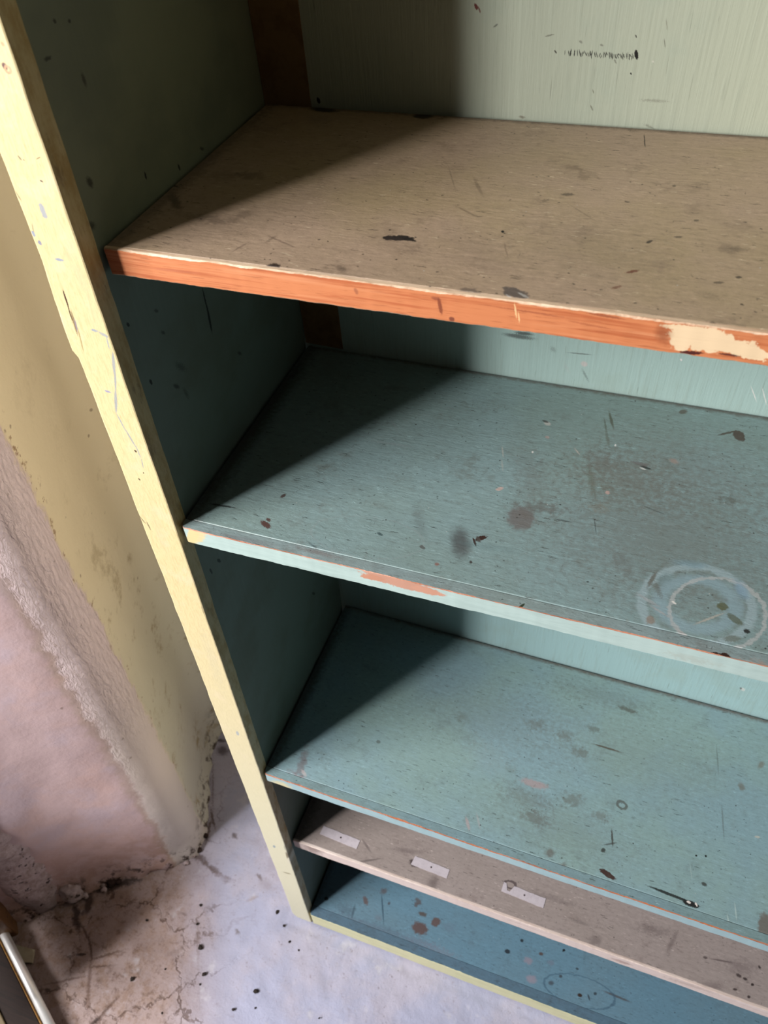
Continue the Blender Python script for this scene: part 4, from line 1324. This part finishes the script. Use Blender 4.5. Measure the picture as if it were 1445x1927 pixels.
# the strips carry the same top paint plus the marks that cross on to them
EA = wood('bare_orange_wood_edge', (218, 136, 88), (186, 96, 54), (230, 156, 110), seed=1.0, marks=MARKS['AF'])
EB = edge_paint('pale_aqua_edge_paint', (192, 216, 212), (178, 202, 198), MARKS['BF'], seed=2.0)
EC = edge_paint('pale_blue_edge_paint', (176, 208, 216), (164, 198, 206), MARKS['CF'], seed=3.0)
ED = wood('cream_pink_wood_edge', (244, 226, 220), (226, 206, 196), (252, 238, 232), seed=4.0, marks=MARKS['DF'])
EE = edge_paint('yellow_bottom_edge_paint', (240, 238, 192), (226, 226, 176), MARKS['EF'], seed=5.0)
TBs = shelf_top('grey_teal_edge_top', (138, 156, 158), (132, 148, 146), (122, 128, 126), MARKS['BS'], 1.12, 0.45, 0.6, speck=False, seed=2.4)
TCs = shelf_top('teal_edge_top', (138, 166, 174), (140, 166, 166), (126, 146, 146), [], 1.0, 0.45, 0.5, seed=3.4)
TEs = shelf_top('dull_blue_edge_top', (96, 128, 150), (92, 120, 138), (86, 104, 118), [], 1.0, 0.5, 0.4, seed=5.4)

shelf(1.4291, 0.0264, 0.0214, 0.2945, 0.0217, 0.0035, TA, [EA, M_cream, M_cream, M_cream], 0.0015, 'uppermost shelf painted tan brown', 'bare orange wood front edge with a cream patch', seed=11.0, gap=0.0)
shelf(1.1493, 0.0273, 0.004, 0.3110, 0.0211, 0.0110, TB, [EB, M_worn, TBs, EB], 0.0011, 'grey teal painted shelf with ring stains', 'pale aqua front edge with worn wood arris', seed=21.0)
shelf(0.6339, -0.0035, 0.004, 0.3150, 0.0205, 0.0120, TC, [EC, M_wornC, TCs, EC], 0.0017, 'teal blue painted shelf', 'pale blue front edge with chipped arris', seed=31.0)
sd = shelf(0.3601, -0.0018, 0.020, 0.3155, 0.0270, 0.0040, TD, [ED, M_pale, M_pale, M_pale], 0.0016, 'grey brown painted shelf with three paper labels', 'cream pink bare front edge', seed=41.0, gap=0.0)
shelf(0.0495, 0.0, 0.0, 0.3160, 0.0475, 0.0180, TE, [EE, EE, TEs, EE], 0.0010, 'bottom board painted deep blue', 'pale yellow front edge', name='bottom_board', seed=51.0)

# paper labels stuck on the grey shelf
M_paper = plain('lavender_white_paper', (222, 212, 220), 0.7, (212, 202, 210), 120.0, bump=0.2)
M_pin = plain('dark_rust_dot', (70, 56, 58), 0.7)


def label(x0, y0, x1, y1, w, cut=0.0, torn=False, seed=0):
    d = Vector((x1 - x0, y1 - y0, 0))
    L = d.length
    pts = []
    n = 16
    for i in range(n + 1):
        pts.append((L * i / n, 0.0005 * fn(i * 0.9, seed)))
    for i in range(n, -1, -1):
        yy = w + 0.0006 * fn(i * 0.9, seed + 3)
        xx = L * i / n
        if torn and 0.10 < i / n < 0.24:
            yy -= w * 0.7
        if cut and i == 0:
            xx += cut
        pts.append((xx, yy))
    ang = math.atan2(d.y, d.x)
    c, s = math.cos(ang), math.sin(ang)
    top = [(x0 + c * a - s * b, y0 + s * a + c * b, 0.0006) for a, b in pts]
    bot = [(x, y, 0.00005) for x, y, _ in top]
    k = len(top)
    f = [tuple(range(k)), tuple(range(2 * k - 1, k - 1, -1))] + [(i, (i + 1) % k, k + (i + 1) % k, k + i) for i in range(k)]
    o = link('paper_label', mesh('paper_label', top + bot, f, [M_paper, M_pin]), sd)
    tag(o, None)
    bm = bmesh.new()
    bmesh.ops.create_cone(bm, cap_ends=True, segments=8, radius1=0.0016, radius2=0.0010, depth=0.0006)
    mx = (x0 + x1) / 2 + 0.002
    my = (y0 + y1) / 2 + w * 0.5
    bm.transform(Matrix.Translation((mx, my, 0.0008)))
    me = o.data
    b2 = bmesh.new()
    b2.from_mesh(me)
    tmp = bpy.data.meshes.new('t')
    for f in bm.faces:
        f.material_index = 1
    bm.to_mesh(tmp)
    b2.from_mesh(tmp)
    b2.to_mesh(me)
    b2.free()
    bm.free()
    bpy.data.meshes.remove(tmp)
    return o


label(0.0400, 0.0440, 0.1070, 0.0410, 0.0150, seed=1)
label(0.1990, 0.0470, 0.2600, 0.0445, 0.0150, cut=0.002, seed=2)
label(0.3465, 0.0545, 0.4140, 0.0510, 0.0150, torn=True, seed=3)

# ------------------------------------------------------------------ things on the floor
M_dark = wood('dark_brown_board', (40, 26, 22), (24, 16, 14), (50, 34, 28), rough=0.8, seed=6.0)
M_tan = plain('tan_panel', (132, 116, 88), 0.6, (118, 102, 78), 30.0)
M_metal = plain('polished_metal', (255, 255, 255), 0.42, None, 20.0, metal=0.55, albedo=0.95, bump=0.02)
M_brass = plain('brassy_edge', (150, 110, 62), 0.4, (120, 86, 46), 40.0, metal=0.8, bump=0.05)

A = Vector((-0.690, -0.1472, 0))
B = Vector((-0.330, -0.3469, 0))
d = (B - A).normalized()
board = tag(bpy.data.objects.new('threshold_board', None), 'low dark board edged with a shiny metal strip, on the floor at lower left', 'threshold')
C.objects.link(board)
board.location = ((A + B) / 2)
ang = math.atan2(d.y, d.x)
L = (B - A).length
mx = Matrix.Rotation(ang, 4, 'Z')


def bpart(name, bm, mat, lab=None):
    bm.transform(mx)
    o = link(name, to_mesh(name, bm, [mat]), board, board.location)
    return tag(o, lab)


bpart('dark_board', box_bm(-L / 2, L / 2, -0.060, -0.013, -0.002, 0.026, 0.002), M_dark)
bpart('tan_board', box_bm(-L / 2, L / 2, -0.170, -0.0605, -0.002, 0.030, 0.002), M_tan, 'tan board behind the dark one')
bm = bmesh.new()
bmesh.ops.create_cone(bm, cap_ends=True, segments=24, radius1=0.0085, radius2=0.0085, depth=L)
bm.transform(Matrix.Translation((0, -0.001, 0.0225)) @ Matrix.Rotation(math.pi / 2, 4, 'Y'))
for f in bm.faces:
    f.smooth = len(f.verts) == 4
bpart('metal_strip', bm, M_metal, 'polished metal strip')
bpart('strip_carrier', box_bm(-L / 2, L / 2, -0.0125, 0.004, -0.002, 0.015, 0.001), M_dark)
bpart('brass_bead', box_bm(-L / 2, L / 2, -0.0130, -0.0095, 0.020, 0.0275, 0.001), M_brass, 'brass coloured bead')

# unseen leaf added to shade the floor corner, raised to clear the strip
E0 = Vector((-0.449, -0.349, 0))
S0 = E0 - d * 0.30
bm = box_bm(-0.30, 0.0, -0.030, 0.0, 0.125, 0.48, 0.003)
bm.transform(Matrix.Translation(E0) @ mx)
tag(link('unseen_leaf_1', to_mesh('unseen_leaf', bm, [M_jamb])), kind='structure')

# a flake of cream paint
fl = [(-0.545, -0.232), (-0.489, -0.225), (-0.479, -0.246), (-0.500, -0.252), (-0.520, -0.246)]
zt = 0.006
v = [(x, y, zt + 0.001 * math.sin(i)) for i, (x, y) in enumerate(fl)] + [(x, y, 0.0005) for x, y in fl]
k = len(fl)
f = [tuple(range(k)), tuple(range(2 * k - 1, k - 1, -1))] + [(i, (i + 1) % k, k + (i + 1) % k, k + i) for i in range(k)]
M_flake = plain('cream_flake', (206, 196, 170), 0.7, (196, 184, 158), 60.0)
me = mesh('paint_flake', v, f, [M_flake])
cx = sum(p[0] for p in fl) / k
cy = sum(p[1] for p in fl) / k
me.transform(Matrix.Translation((-cx, -cy, 0)))
tag(link('paint_flake', me, None, (cx, cy, 0)), 'flat cream flake of plaster lying beside the shiny metal strip', 'flake')

# crumbs of dirt
M_crumb = plain('black_brown_crumb', (46, 38, 36), 0.9, (64, 54, 46), 200.0)
crumbs = [(-0.223, -0.044, 3), (-0.212, -0.077, 3.2), (-0.185, -0.113, 5.5), (-0.156, -0.152, 4.4), (-0.155, -0.170, 2.4), (-0.050, -0.145, 5), (-0.072, -0.005, 4.2), (-0.048, -0.023, 3), (-0.026, -0.046, 2.8), (-0.003, -0.054, 2.2), (-0.076, -0.186, 3.4), (-0.039, -0.170, 2), (-0.311, -0.104, 3), (-0.282, -0.205, 4.6), (-0.231, -0.169, 2.2), (0.079, -0.145, 2.2), (-0.198, -0.235, 2.4)]
for i, (x, y, r) in enumerate(crumbs):
    bm = bmesh.new()
    bmesh.ops.create_icosphere(bm, subdivisions=2, radius=r * 0.00076)
    for v in bm.verts:
        v.co *= 1 + 0.5 * mnoise.noise(v.co * 300 + Vector((i * 2.3, 1, 0)))
        v.co.z *= 0.6
        v.co.x *= 1.25
    z0 = min(v.co.z for v in bm.verts)
    bm.transform(Matrix.Translation((0, 0, -z0)))
    o = link('dirt_crumb', to_mesh('dirt_crumb', bm, [M_crumb]), None, (x, y, -0.001), (0, 0, i * 1.3))
    lab = {2: 'largest dark crumb, in the line of crumbs left of the bookcase foot',
           6: 'small dark crumb on the floor beside the foot of the yellow post',
           5: 'dark crumb alone on the bright floor in front of the bookcase',
           13: 'dark crumb on the brown stained floor, nearest the shiny metal strip'}.get(i)
    tag(o, lab or 'small dark crumb of dirt on the pale painted floor', 'crumb', 'crumbs of dirt on the floor')
